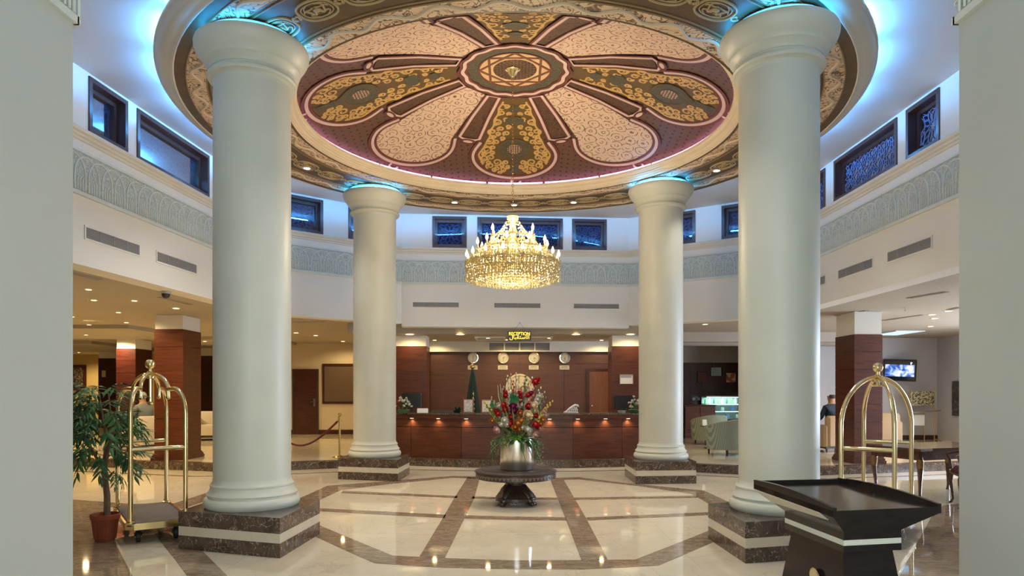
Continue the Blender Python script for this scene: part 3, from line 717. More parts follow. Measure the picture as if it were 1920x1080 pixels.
# ================================================================== PEDESTAL TABLE, VASE, FLOWERS
TX, TY = .05, 9.05
tb = thing('pedestal_table', 'low round carved dark wood table on a clawed pedestal', 'table', (TX, TY, 0), .08)
m_tabletop = m_scroll('carved_top', (.062,.038,.031), (.018,.009,.007), 26, .08)
MB().lathe([(0,.462),(.435,.462),(.44,.468),(.455,.470),(.46,.462),(.52,.458),(.545,.448),(.548,.438),(.53,.428),(.53,.42)], 64).build('table_top', m_tabletop, tb, True)
MB().lathe([(.53,.42),(.528,.355),(.515,.348),(.49,.352),(.49,.42)], 64).build('apron', m_wood_c, tb, True)
tri = MB()
for k in range(60):
    a0, a1, am = 2*PI*k/60, 2*PI*(k+1)/60, 2*PI*(k+.5)/60
    f_ = lambda a_, z, r=.533: (r*math.cos(a_), r*math.sin(a_), z)
    tri.add([f_(a0,.405),f_(a1,.405),f_(am,.362),f_(a0,.405,.52),f_(a1,.405,.52),f_(am,.362,.52)], [(0,2,1),(3,4,5),(0,1,4,3),(1,2,5,4),(2,0,3,5)])
tri.build('apron_teeth', mat('worn_carving', (.16,.11,.085), .5), tb)
MB().lathe([(0,.352),(.142,.352),(.148,.335),(.134,.325),(.134,.305),(.146,.298),(.146,.282),(.13,.272),(.128,.262),(.150,.24),(.180,.205),(.212,.17),(.24,.14),(.25,.12),(.268,.10),(.268,.06),(.22,.05),(.0,.05)], 32).build('pedestal', m_wood_c, tb, True)
for k in range(4):
    a_ = PI/4+k*PI/2
    b = MB(); path = [(.06,0,.25),(.12,0,.21),(.175,0,.155),(.215,0,.105),(.245,0,.062),(.265,0,.036)]
    b.tube(path, [.055,.070,.074,.068,.058,.046], 10); b.ball((.275,0,.036), .040, 10, 7, (1.25,1.25,.88))
    for q in (-.026,0,.026): b.tube([(.265,q,.055),(.30,q*1.3,.045),(.318,q*1.4,.015)], [.015,.014,.008], 5)
    for q in (.235,.19,.145): b.ball((q+.035,0,.285-q*.80), .030, 8, 6, (1,1.7,.8))
    for s in (-1,1):
        for q in range(3): b.tube([(.11+.04*q,s*.06,.215-.04*q),(.14+.04*q,s*.095,.18-.04*q),(.17+.04*q,s*.075,.15-.04*q)], [.016,.022,.008], 6)
    b.build('claw_foot', m_wood_c, tb, True, rot=(0,0,a_))
va = thing('vase', 'brushed steel cylinder vase on the round carved table', 'vase', (TX+.015, TY-.02, .4685))
MB().lathe([(0,.001),(.218,.001),(.222,.008),(.222,.425),(.214,.43),(.210,.425),(.210,.36),(0,.36)], 48).build('vessel', m_steel, va, True)
fa = thing('flower_arrangement', 'tall mixed bouquet of red, white and orange flowers with gladioli and ferns', 'flowers', (TX+.015, TY-.02, .862))
m_leaf = mat('fern_green', (.075,.17,.035), .5); m_leafl = mat('lime_leaf', (.20,.42,.04), .45); m_leafd = mat('dark_leaf', (.03,.10,.035), .4)
m_stem = mat('stem_green', (.10,.14,.04), .6); m_dry = mat('dried_reed', (.55,.42,.30), .7)
m_red = mat('red_petal', (.50,.012,.014), .6); m_wht = mat('ivory_petal', (.80,.74,.64), .6); m_cre = mat('cream_rose', (.80,.62,.38), .6)
m_org = mat('orange_petal', (.55,.20,.035), .6); m_pnk = mat('blush_petal', (.72,.45,.38), .6); m_mag = mat('magenta_petal', (.28,.015,.10), .6); m_yel = mat('yellow_bud', (.70,.50,.06), .6)
def rose_mesh(m, r=.045, layers=4):
    b = MB(); b.ball((0,0,.3*r), r*.42, 8, 5, (1,1,1.1))
    for L in range(layers):
        n = 4+L; rr = r*(.35+.65*(L+1)/layers)
        for k in range(n):
            a_ = 2*PI*k/n+L*.7; vs = []; w = 2.0*PI/n*.75
            for i in range(4):
                q = i/3
                for j in range(4):
                    t = a_+w*(j/3-.5)*(1-.25*abs(q-.6)); rad = rr*(.25+.75*math.sin(q*1.5)) ; vs.append((rad*math.cos(t), rad*math.sin(t), r*(-.5+1.15*q-.30*(L/layers)*q*q*1.6)))
            b.add(vs, [(i*4+j, i*4+j+1, i*4+j+5, i*4+j+4) for i in range(3) for j in range(3)])
    return b.mesh('bloom', m, 'all', recalc=False)
blooms = {'red': rose_mesh(m_red), 'wht': rose_mesh(m_wht), 'cre': rose_mesh(m_cre, .05), 'org': rose_mesh(m_org), 'pnk': rose_mesh(m_pnk, .04), 'mag': rose_mesh(m_mag)}
def head(kind, x, z, y, s=1.0, nm='bloom'):
    o = link(nm, blooms[kind], fa, (x, y, z), (math.radians(62)+R.uniform(-.3,.3), R.uniform(-.3,.3), R.uniform(-.6,.6)-x*.9), s)
    return o
# (kind, px, py, nearness, size) of the heads seen in the bouquet
for (k, px, py, dy, s) in (('cre',989,779,-.20,1.25),('wht',946,789,-.19,1.0),('wht',940,797,-.17,.9),('wht',952,796,-.2,.8),('wht',988,806,-.23,1.0),('wht',980,803,-.22,.9),('wht',994,808,-.2,.8),
        ('pnk',1006,816,-.2,1.1),('pnk',1013,805,-.12,1.0),('pnk',930,807,-.18,1.15),('red',1003,797,-.18,1.15),('red',1010,802,-.12,.9),('red',957,783,-.17,1.0),('red',958,796,-.2,1.0),('red',948,768,-.12,.95),('red',945,760,-.1,.9),
        ('org',970,795,-.24,1.2),('org',966,802,-.25,1.0),('org',978,790,-.22,1.0),('org',974,806,-.22,1.0),('org',975,775,-.18,.85),('mag',962,762,-.12,1.15),('mag',964,771,-.13,1.0),('red',992,763,-.08,1.1),('red',991,742,-.05,.95),
        ('red',1005,717,.0,1.15),('red',1009,713,.02,.8),('wht',934,761,-.05,.9),('cre',1001,762,-.1,1.0),('cre',1003,771,-.1,.8),('wht',1009,750,-.03,1.0),('wht',1006,756,-.05,1.0),('wht',1012,744,-.02,.9),('red',933,777,-.1,.9),('red',930,771,-.06,.7),
        ('red',1006,780,-.14,.75),('red',975,738,-.04,.8),('red',976,745,-.05,.7),('red',948,742,-.05,.75),('red',947,735,-.02,.7),('pnk',1022,772,-.05,.9),('pnk',1024,780,-.06,.8),('org',1017,788,-.08,.9),('org',923,790,-.1,.8),('org',1014,795,-.1,.7),('pnk',969,735,.0,1.0),('mag',996,738,-.03,.8)):
    p = at(px, py, TY-.02+dy); head(k, p.x-TX-.015, p.z-.862, dy, s*1.15)
for k in range(34):
    a_ = R.uniform(0, 2*PI); zz = R.uniform(.06,.50); rr = R.uniform(.05,.19)*(1.15-zz); head(R.choice(('red','org','wht','pnk','mag','red','cre')), rr*math.cos(a_)*1.3, zz, rr*math.sin(a_)-.03, R.uniform(.55,.85))
def spike(x0, y0, x1, y1, z1, m_b, n=11, r=.019):         # gladiolus or bud spike: stem with florets
    b = MB(); P0 = Vector((x0,y0,-.05)); P1 = Vector((x1,y1,z1)); mid = (P0+P1)/2+Vector((0,0,.05))
    path = [P0.lerp(mid,q/4) for q in range(5)] + [mid.lerp(P1,q/4) for q in range(1,5)]
    b.tube(path, [.006]*6+[.004]*3, 5)
    st = b.build('flower_stem', m_stem, fa, True)
    b = MB()
    for i in range(n):
        q = .45+.55*i/(n-1); p = P0.lerp(mid,q*2) if q < .5 else mid.lerp(P1,q*2-1)
        a_ = i*2.4; s_ = r*(1.25-.8*i/n); b.ball((p.x+.012*math.cos(a_), p.y+.012*math.sin(a_), p.z), s_, 6, 4, (1,1,1.5))
    b.build('florets', m_b, st, True)
for (px, py, m_b) in ((919,745,m_dry),(1033,752,m_yel),(1028,756,m_yel),(927,755,m_leaf),(949,705,m_wht),(955,702,m_dry),(965,700,m_dry),(971,703,m_wht),(985,700,m_leaf),(995,708,m_wht),(1003,712,m_dry),(1011,727,m_wht),(1018,735,m_dry),(905,752,m_yel),(910,760,m_leaf),(942,725,m_dry),(981,712,m_wht),(1000,725,m_red),(960,715,m_red),(948,728,m_wht),(1020,745,m_leaf),(937,738,m_leaf),(990,715,m_dry)):
    dy = R.uniform(-.06,.12); p = at(px, py, TY+dy); x1 = p.x-TX; spike(x1*.25, dy*.3, x1, dy, p.z-.862, m_b)
for (px, py) in ((931,722),(936,720),(939,728),(983,735),(986,728)):
    p = at(px, py, TY-.02); MB().tube([((p.x-TX)*.4,-.03,.02),((p.x-TX)*.95,-.02,(p.z-.862)*.8),((p.x-TX),-.02,p.z-.862)], [.006,.008,.004], 5).build('dried_reed', m_dry, fa, True)
def leaf_mesh(m, L=.16, w=.035, bend=.3):
    b = MB(); vs = []; n = 7
    for i in range(n+1):
        q = i/n; hw = w*math.sin(PI*q**.8)*.5+.0008; z = -bend*L*q*q
        vs += [(-hw, L*q, z-.15*hw), (0, L*q, z+.2*hw), (hw, L*q, z-.15*hw)]
    b.add(vs, [f for i in range(n) for f in ((i*3,i*3+1,i*3+4,i*3+3),(i*3+1,i*3+2,i*3+5,i*3+4))]); return b.mesh('leaf', m, 'all', recalc=False)
lf = [leaf_mesh(m_leaf,.20,.03,.5), leaf_mesh(m_leafl,.12,.05,.2), leaf_mesh(m_leafd,.18,.05,.25), leaf_mesh(m_leaf,.26,.014,1.1)]
for k in range(46):                           # drooping fern fringe over the rim
    a_ = R.uniform(0, 2*PI); o = link('leaf', lf[0 if k % 3 else 3], fa, (.12*math.cos(a_), .12*math.sin(a_), R.uniform(-.01,.06)), (R.uniform(-.35,.25), R.uniform(-.3,.3), a_-PI/2), R.uniform(.8,1.25))
for k in range(16): link('leaf', lf[1], fa, (R.uniform(-.09,.03), -.205, R.uniform(.03,.06)), (R.uniform(-1.1,.7), R.uniform(-.5,.5), R.uniform(-1.3,1.3)+PI), R.uniform(.8,1.1))
for k in range(36):
    a_ = R.uniform(PI*.95, PI*2.05); link('leaf', lf[0 if k % 2 else 2], fa, (.19*math.cos(a_), .19*math.sin(a_), R.uniform(.0,.05)), (R.uniform(-.55,.35), R.uniform(-.4,.4), a_-PI/2+R.uniform(-.4,.4)), R.uniform(.7,1.1))
for k in range(40):
    a_ = R.uniform(0, 2*PI); rr = R.uniform(.03,.20); zz = R.uniform(.05,.5)
    link('leaf', lf[2 if k % 2 else 0], fa, (rr*math.cos(a_)*(.6+zz), rr*math.sin(a_)*.8, zz*.75), (R.uniform(.3,1.3), R.uniform(-.4,.4), a_-PI/2), R.uniform(.7,1.2))
for (px, py, s) in ((960,742,1.2),(963,748,1.2),(957,750,1.0),(921,757,1.0)):
    p = at(px, py, TY-.12); link('leaf', leaf_mesh(mat('broad_leaf', (.02,.20,.06), .4), .10, .06, .3), fa, (p.x-TX, -.12, p.z-.862-.06), (1.3, R.uniform(-.4,.4), R.uniform(-.4,.4)+PI), s)
m_blade = mat('gladiolus_blade', (.20,.26,.09), .5); bl_me = leaf_mesh(m_blade, .42, .020, .08); bl2 = leaf_mesh(m_dry, .40, .014, .05)
for k in range(44):
    a_ = R.uniform(0, 2*PI); lean = R.uniform(.75,1.5)
    link('leaf', bl_me if k % 3 else bl2, fa, (.07*math.cos(a_), .07*math.sin(a_), .02), (lean, 0, a_-PI/2), R.uniform(.8,1.3))
for s in (-1, 1):                             # trailing sprays on both sides of the vase
    for k in range(7):
        x0 = s*(.16+.02*k % .1); ln = R.uniform(.16,.30); xe = s*R.uniform(.24,.33)
        path = [(x0, -.08+.02*k, .02), (xe, -.10+.02*k, -.02), (xe+s*.01, -.10+.02*k, -ln*.6), (xe-s*.005, -.10+.02*k, -ln)]
        st = MB().tube(path, .003, 4).build('trailing_stem', m_stem, fa)
        b = MB()
        for i in range(10):
            q = i/9; y_ = path[1][2]+(path[3][2]-path[1][2])*q; b.ball((xe+R.uniform(-.025,.025), -.10+.02*k+R.uniform(-.02,.02), y_), R.uniform(.006,.011), 5, 4)
        b.build('trailing_buds', m_leaf if k % 2 else mat('pale_bud', (.30,.34,.16), .6), st)
# ================================================================== LUGGAGE CARTS
m_carpet = m_plain_noise('cart_carpet', (.13,.11,.105), (.19,.165,.155), 60, .95)
def caster(parent, x, y, zt):
    c = MB(); c.box(-.018,-.022,.095,.018,.022,zt); c.tube([(-.0,-.024,.055),(-.0,-.024,.10)], .012, 6); c.tube([(0,.024,.055),(0,.024,.10)], .012, 6)
    k = c.build('caster', m_black, parent, True, (x, y, 0))
    MB().lathe([(.02,-.018),(.055,-.018),(.058,-.010),(.058,.010),(.055,.018),(.02,.018)], 20).build('wheel', m_rubber, k, True, (0,0,.058), (PI/2,0,0))
    MB().tube([(0,-.03,.058),(0,.03,.058)], .012, 8).build('axle', m_chrome, k)
def luggage_cart(label, loc, rotz, L, W, style):
    t = thing('luggage_cart', label, 'luggage cart', (*loc, 0), rotz, 'brass luggage carts')
    zp = .20; hl, hw = L/2, W/2; px, py = hl-.045, hw-.045
    MB().bbox(-hl+.012,-hw+.012,zp-.02,hl-.012,hw-.012,zp+.012,.03).build('deck', m_carpet, t)
    b = MB(); c = .07; pts = [(-hl+c,-hw),(hl-c,-hw),(hl,-hw+c),(hl,hw-c),(hl-c,hw),(-hl+c,hw),(-hl,hw-c),(-hl,-hw+c)]
    inn = [(x*.955, y*.93) for x, y in pts]
    b.loft([[(*p,zp-.055) for p in pts],[(*p,zp+.008) for p in pts],[(*p,zp+.008) for p in inn],[(*p,zp-.055) for p in inn],[(*p,zp-.055) for p in pts]], False)
    b.build('deck_rim', m_brass, t)
    r = .0225; post = []
    for sx in (-1,1):
        for sy in (-1,1):
            X, Y = sx*px, sy*py
            caster(t, sx*(hl-.14), sy*(hw-.12), zp-.02)
            MB().lathe([(.045,zp+.012),(.045,zp+.022),(.028,zp+.03),(.028,zp+.05),(.021,zp+.05)], 16, (X,Y,0)).build('post_collar', m_brass, t, True)
            if style == 'crown':      # post bends over to an inner ring, from which a smaller arch climbs to the finial
                pth = [(X,Y,zp+.01),(X,Y,1.26)] + [(X*(1-.32*(1-math.cos(a_))*1.0), Y*(1-.32*(1-math.cos(a_))), 1.26+.265*math.sin(a_)) for a_ in [PI/2*k/8 for k in range(1,9)]] + [(X*.52,Y*.52,1.518)]
                MB().tube(pth, r, 12).build('post', m_brass, t, True)
                q = [(X*.52,Y*.52,1.44),(X*.52,Y*.52,1.52)] + [(X*.52*math.cos(a_), Y*.52*math.cos(a_), 1.52+.16*math.sin(a_)) for a_ in [PI/2*k/8 for k in range(1,9)]]
                MB().tube(q, r*.9, 12).build('crown_arch', m_brass, t, True); MB().ball((X*.52,Y*.52,1.435), .024, 10, 8).build('arch_tip', m_brass, t, True)
            else:
                pth = [(X,Y,zp+.01),(X,Y,1.14)] + [(X*math.cos(a_), Y*math.cos(a_), 1.14+.50*math.sin(a_)) for a_ in [PI/2*k/12 for k in range(1,13)]]
                MB().tube(pth, r, 12).build('post', m_brass, t, True)
    for sx in (-1,1): MB().tube([(sx*px,-py,.93),(sx*px,py,.93)], r*.92, 12).build('end_rail', m_brass, t, True)
    zc = 1.68 if style == 'crown' else 1.64
    MB().lathe([(0,zc-.05),(.05,zc-.045),(.055,zc-.01),(.035,zc+.02),(.02,zc+.03),(.018,zc+.06),(.03,zc+.065)], 20).build('crown_boss', m_brass, t, True)
    MB().ball((0,0,zc+.105), .05, 24, 16).build('ball_finial', m_brass, t, True)
    if style == 'crown':
        MB().tube([(0,0,1.63),(0,0,1.37)], .014, 10).build('hanger_rod', m_brass, t, True)
        b = MB(); b.tube([(-.055,0,1.365),(.055,0,1.365)], .014, 10); b.ball((-.06,0,1.365), .022, 10, 8); b.ball((.06,0,1.365), .022, 10, 8); b.build('hanger_bar', m_brass, t, True)
    else:
        MB().tube([(.065*math.cos(2*PI*k/24),.065*math.sin(2*PI*k/24),1.555) for k in range(24)], .010, 8, True).build('hook_ring', m_brass, t, True)
        for k in range(4): MB().tube([(.05*math.cos(k*PI/2),.05*math.sin(k*PI/2),1.62),(.065*math.cos(k*PI/2),.065*math.sin(k*PI/2),1.555)], .008, 6).build('hook_stay', m_brass, t, True)
    return t
luggage_cart('brass luggage cart with a crowned top beside the potted tree', (-3.86,7.28), math.atan2(1.08,-.76), 1.30, .58, 'crown')
luggage_cart('brass birdcage luggage cart on the right behind the dark lectern table', (3.82,7.13), math.atan2(.94,.71), 1.27, .56, 'cage')

# ================================================================== POTTED TREE
m_terra = m_plain_noise('terracotta', (.30,.065,.028), (.36,.085,.036), 8, .55)
m_soil = m_plain_noise('potting_soil', (.03,.02,.014), (.06,.042,.03), 40, .95)
m_bark = m_plain_noise('tree_bark', (.16,.105,.07), (.25,.17,.12), 20, .85, .4)
m_tl = [mat('tree_leaf_dark', (.034,.11,.045), .45), mat('tree_leaf', (.07,.19,.055), .45), mat('tree_leaf_pale', (.14,.24,.08), .5)]
px_, py_ = fl(187,1017)
tree = thing('potted_tree', 'leafy artificial tree in a terracotta pot next to the left pier', 'potted plant', (px_, py_+.09, 0))
MB().lathe([(0,.004),(.088,.004),(.09,.012),(.118,.215),(.134,.22),(.137,.262),(.130,.27),(.124,.262),(.118,.235),(0,.235)], 40).build('pot', m_terra, tree, True)
b = MB()
for k in range(20): a_ = 2*PI*k/20; b.tube([(.094*math.cos(a_),.094*math.sin(a_),.02),(.118*math.cos(a_),.118*math.sin(a_),.21)], .005, 4)
b.build('pot_ribs', m_terra, tree)
MB().lathe([(0,.245),(.06,.247),(.12,.236)], 20).build('soil', m_soil, tree, True)
def limb(pts, r0, r1): return MB().tube(pts, [r0+(r1-r0)*i/(len(pts)-1) for i in range(len(pts))], 7).build('trunk', m_bark, tree, True)
limb([(.02,0,.23),(.015,.01,.45),(.0,0,.62),(-.01,0,.75)], .032, .026)
branches = [[(-.01,0,.72),(-.08,-.03,.85),(-.16,-.06,1.05),(-.2,-.05,1.3)],[(-.01,0,.72),(.02,.03,.95),(.05,.02,1.2),(.03,0,1.5)],[(0,0,.70),(.05,-.04,.88),(.12,-.08,1.05),(.18,-.1,1.25)],[(-.01,0,.8),(-.03,.08,1.0),(-.10,.12,1.25),(-.12,.1,1.48)],[(0,0,.55),(.05,-.03,.64),(.12,-.05,.70)]]
for q in branches: limb(q, .017, .006)
def spray_mesh(m, seed):
    rr = random.Random(seed); b = MB(); L = .26
    spine = [(0, L*q, .05*math.sin(q*2.6)-.06*q*q) for q in [i/6 for i in range(7)]]
    b.tube(spine, [.003]*5+[.002]*2, 4)
    for i in range(9):
        q = .15+.85*i/8; base = Vector((0, L*q, .05*math.sin(q*2.6)-.06*q*q)); s = (-1 if i % 2 else 1) if i < 8 else 0
        an = s*rr.uniform(.5,1.0); ln = rr.uniform(.10,.135)*(1-.15*q); dr = Vector((math.sin(an), math.cos(an), rr.uniform(-.55,-.05))).normalized(); sd = Vector((dr.y,-dr.x,0)).normalized()
        n = 4; vs = []
        for j in range(n+1):
            u = j/n; w = .014*math.sin(PI*u**.75)+.0005; p = base+dr*ln*u+Vector((0,0,-.03*u*u)); vs += [p-sd*w, p+Vector((0,0,.004)), p+sd*w]
        b.add(vs, [f for j in range(n) for f in ((j*3,j*3+1,j*3+4,j*3+3),(j*3+1,j*3+2,j*3+5,j*3+4))])
    return b.mesh('leaf_spray', m, recalc=False)
sprays = [spray_mesh(m_tl[i % 3], i) for i in range(6)]
RR = random.Random(3)
for k in range(112):
    th = RR.uniform(0, 2*PI); z = RR.uniform(.78,1.50); rad = RR.uniform(.02,.20)*(1.15-.5*abs(z-1.1))
    link('leaf_spray', sprays[RR.choice((0,0,1,1,3,4,2))], tree, (rad*math.cos(th)-.03, rad*math.sin(th), z), (RR.uniform(-.75,.55), RR.uniform(-.3,.3), th-PI/2+RR.uniform(-.5,.5)), RR.uniform(.8,1.2))
for k in range(4): link('leaf_spray', sprays[5], tree, (.10,-.05,.68), (RR.uniform(-.9,-.3), 0, -PI/2+RR.uniform(-.9,.7)), .62)

# ================================================================== DARK LECTERN TABLE (right foreground)
le = thing('lectern_table', 'black lacquered lectern table with a flared tray top and a white stripe', 'lectern', (1.95, 4.1, 0))
def L3(x, y, z): return (x-1.95, y-4.1, z)
FLq, FRq, BRq, BLq = (1.764,3.75), (2.449,3.894), (2.27,4.72), (1.632,4.61)
sFL, sFR, sBR, sBL = (1.847,3.80), (2.21,3.874), (2.16,4.55), (1.79,4.48)
zt_f, zt_b, zs = .852, .885, .713
# flared tray: four sloping sides from the neck up to the rim
def lerp2(p, q, t): return (p[0]+(q[0]-p[0])*t, p[1]+(q[1]-p[1])*t)
b = MB(); b.loft([[L3(*p,zs) for p in (sFL,sFR,sBR,sBL)],[L3(*FLq,zt_f-.045),L3(*FRq,zt_f-.045),L3(*BRq,zt_b-.045),L3(*BLq,zt_b-.045)]]); b.build('tray_underside', m_ebony, le)
b = MB(); b.loft([[L3(*FLq,zt_f-.045),L3(*FRq,zt_f-.045),L3(*BRq,zt_b-.045),L3(*BLq,zt_b-.045)],[L3(*FLq,zt_f-.012),L3(*FRq,zt_f-.012),L3(*BRq,zt_b-.012),L3(*BLq,zt_b-.012)]]); b.build('tray_top', m_ebony, le)
m_ivlam = mat('ivory_laminate', (.60,.54,.44), .4)
_f = lambda u, v: Vector(L3(*sBL,zs)).lerp(Vector(L3(*sFL,zs)),u).lerp(Vector(L3(*BLq,zt_b-.045)).lerp(Vector(L3(*FLq,zt_f-.045)),u), v)
_o = Vector((-.004,0,-.002)); MB().loft([[_f(.0,.40)+_o,_f(.90,.62)+_o,_f(.90,.62),_f(.0,.40)],[_f(.0,.99)+_o,_f(.86,.99)+_o,_f(.86,.99),_f(.0,.99)]]).build('ivory_panel', m_ivlam, le)
def side(A, B, za, zb, arch, th, name):      # side board with an arched upper edge
    d = (Vector(B)-Vector(A)); n = Vector((-d.y, d.x)).normalized()*th; b = MB(); N_ = 12; rings = []
    for i in range(N_+1):
        q = i/N_; p = Vector(A)+d*q; z0 = za+(zb-za)*q; h = z0+arch*math.sin(PI*min(1,q*1.0))*(1)
        rings.append([L3(p.x,p.y,z0-.05), L3(p.x,p.y,h+.004), L3(p.x+n.x,p.y+n.y,h+.004), L3(p.x+n.x,p.y+n.y,z0-.05)])
    b.loft(rings); return b.build(name, m_ebony, le)
side(FLq, BLq, zt_f, zt_b+.012, .022, -.022, 'side_board'); side(FRq, BRq, zt_f, zt_b+.012, .022, .022, 'side_board'); side(BLq, BRq, zt_b+.006, zt_b+.006, .0, -.022, 'back_board')
for (z0, z1, m, e) in ((.668,.713,m_ebony,.0),(.637,.668,mat('white_inlay', (.74,.74,.68), .4),-.002),(.598,.637,m_ebony,.0)):
    q = [lerp2(p, (2.0,4.17), -e/1.0) for p in (sFL,sFR,sBR,sBL)]
    MB().loft([[L3(*p,z0) for p in q],[L3(*p,z1) for p in q]]).build('white_stripe' if m is not m_ebony else 'neck_slab', m, le)
cen = (2.0,4.17); topq = [lerp2(cen, p, .86) for p in (sFL,sFR,sBR,sBL)]; botq = [lerp2(cen, p, 1.22) for p in (sFL,sFR,sBR,sBL)]
MB().loft([[L3(*p,0) for p in botq],[L3(*p,.598) for p in topq]]).build('pedestal', m_ebony, le)
em = MB().lathe([(0,0),(.062,0),(.066,.004),(.058,.010),(.045,.006),(0,.008)], 28).build('gilt_emblem', mat('gilt_emblem', (.75,.62,.36), .3, .9), le, True)
p0 = Vector(L3(*lerp2(topq[0], topq[3], .42), .598)); p1 = Vector(L3(*lerp2(botq[0], botq[3], .42), 0)); pm = p0.lerp(p1, .37); em.location = pm + Vector((-.006,0,0)); em.rotation_euler = (0,-PI/2-.13,.04)

# ================================================================== WRITING DESK, CHAIR
m_walnut = m_wood('red_walnut', (.055,.016,.009), (.11,.035,.018), .25, 'X', coat=.5)
m_gilt = mat('gilt_mount', (.28,.16,.06), .4, .8)
dk = thing('writing_desk', 'dark walnut desk on cabriole legs near the right pier', 'desk', (5.50,9.19,0), .36)
DL, DW = 1.55, .78
b = MB(); top = [(-.06,-.05),(.2,-.02),(DL/2,-.06),(DL-.2,-.02),(DL+.06,-.05),(DL+.06,DW+.05),(-.06,DW+.05)]
b.prism(top, .685, .722); b.build('desk_top', m_walnut, dk)
MB().box(0,.0,.56,DL,.02,.685).build('apron', m_walnut, dk); MB().box(0,DW-.02,.56,DL,DW,.685).build('apron', m_walnut, dk); MB().box(0,0,.56,.02,DW,.685).build('apron', m_walnut, dk); MB().box(DL-.02,0,.56,DL,DW,.685).build('apron', m_walnut, dk)
def cab(x, y, sx, sy, h, r, parent, m, gilt=True):
    pth = [(x,y,h),(x+sx*.012,y+sy*.012,h*.86),(x+sx*.016,y+sy*.016,h*.7),(x,y,h*.4),(x-sx*.008,y-sy*.008,h*.15),(x+sx*.008,y+sy*.008,.02),(x+sx*.02,y+sy*.02,.0)]
    l = MB().tube(pth, [r,r*1.15,r*1.0,r*.65,r*.5,r*.6,r*.8], 8).build('leg', m, parent, True)
    if gilt: MB().lathe([(r*1.1,h*.95),(r*1.3,h*.88),(r*1.15,h*.75),(r*.8,h*.66)], 8, (x+sx*.012,y+sy*.012,0)).build('gilt_mount', m_gilt, l, True)
for x, sx in ((.035,-1),(DL-.035,1)):
    for y, sy in ((.035,-1),(DW-.035,1)): cab(x, y, sx, sy, .60, .036, dk, m_walnut)
cr = thing('side_chair', 'carved walnut armchair with a maroon seat in front of the desk', 'chair', (6.06,8.86,0), -.35)
m_maroon = mat('maroon_seat', (.08,.012,.03), .6)
for x, sx in ((-.25,-1),(.25,1)):
    for y, sy in ((-.22,-1),(.22,1)): cab(x, y, sx, sy, .42, .026, cr, m_walnut, False)
MB().bbox(-.28,-.26,.40,.28,.26,.455,.03).build('seat_rail', m_walnut, cr)
MB().bbox(-.25,-.23,.455,.25,.23,.51,.04).build('seat', m_maroon, cr)
for s in (-1,1):
    MB().tube([(-.26,s*.24,.45),(-.27,s*.27,.58),(-.30,s*.26,.66),(-.18,s*.25,.69),(.05,s*.25,.66),(.12,s*.25,.62),(.10,s*.25,.50),(.12,s*.24,.44)], [.02,.018,.022,.02,.018,.02,.018,.02], 8).build('arm_rest', m_walnut, cr, True)
    MB().tube([(.27,s*.22,.44),(.29,s*.22,.75),(.34,s*.2,1.0)], .02, 8).build('back_post', m_walnut, cr, True)
MB().tube([(.34,-.2,1.0),(.36,-.1,1.05),(.365,0,1.07),(.36,.1,1.05),(.34,.2,1.0)], .024, 8).build('crest_rail', m_walnut, cr, True)
b = MB(); b.bbox(.0,-.17,0,.05,.17,.42,.015); b.build('back_pad', m_maroon, cr, loc=(.275,0,.54), rot=(0,.14,0))

# ================================================================== ROPE STANCHIONS
def stanchion(label, loc):
    s = thing('stanchion', label, 'stanchion', (*loc,.152), 0)
    MB().lathe([(0,0),(.15,0),(.152,.012),(.10,.025),(.04,.035),(.024,.045)], 28).build('base', m_brass_d, s, True)
    MB().tube([(0,0,.04),(0,0,.80)], .022, 12).build('post', m_brass_d, s, True)
    MB().lathe([(.022,.72),(.034,.725),(.034,.745),(.022,.75),(.022,.80),(.034,.81),(.034,.825),(.014,.835),(.028,.85),(.036,.875),(.028,.90),(0,.91)], 20).build('finial', m_brass_d, s, True)
    return s
sA = fl(637,857.5,.15); stanchion('brass rope stanchion between the door and the far left column', sA)
stanchion('brass rope stanchion hidden behind the near left column', (-6.2,17.0))
rp = thing('barrier_rope', 'sagging dark red velvet rope in front of the dark door', 'rope', ((sA[0]-6.2)/2, (sA[1]+17.0)/2, .152))
A_ = Vector((sA[0]-.03, sA[1]+.02, .90)); B_ = Vector((-6.17, 16.98, .88)); o_ = Vector(((sA[0]-6.2)/2, (sA[1]+17.0)/2, .152))
MB().tube([A_.lerp(B_,q)-o_-Vector((0,0,.62*math.sin(PI*q))) for q in [k/20 for k in range(21)]], .022, 8).build('rope', mat('red_velvet', (.11,.005,.022), .8), rp, True)
for P_ in (A_, B_): MB().ball(P_-o_, .03, 10, 8).build('rope_end', m_brass_d, rp, True)
# crumpled wrapper on the floor under the pedestal table
b = MB(); n = 8; vs = [((i/n-.5)*.13+R.uniform(-.008,.008), (j/n-.5)*.10+R.uniform(-.008,.008), .004+abs(R.gauss(0,.014))) for i in range(n+1) for j in range(n+1)]
b.add(vs, [(i*(n+1)+j,(i+1)*(n+1)+j,(i+1)*(n+1)+j+1,i*(n+1)+j+1) for i in range(n) for j in range(n)])
wr = thing('wrapper', 'crumpled shiny wrapper on the floor under the round table', 'wrapper', (TX+.0, TY-.10, 0))
b.build('crumpled_sheet', mat('shiny_wrapper', (.78,.80,.80), .25, .4), wr, recalc=False)
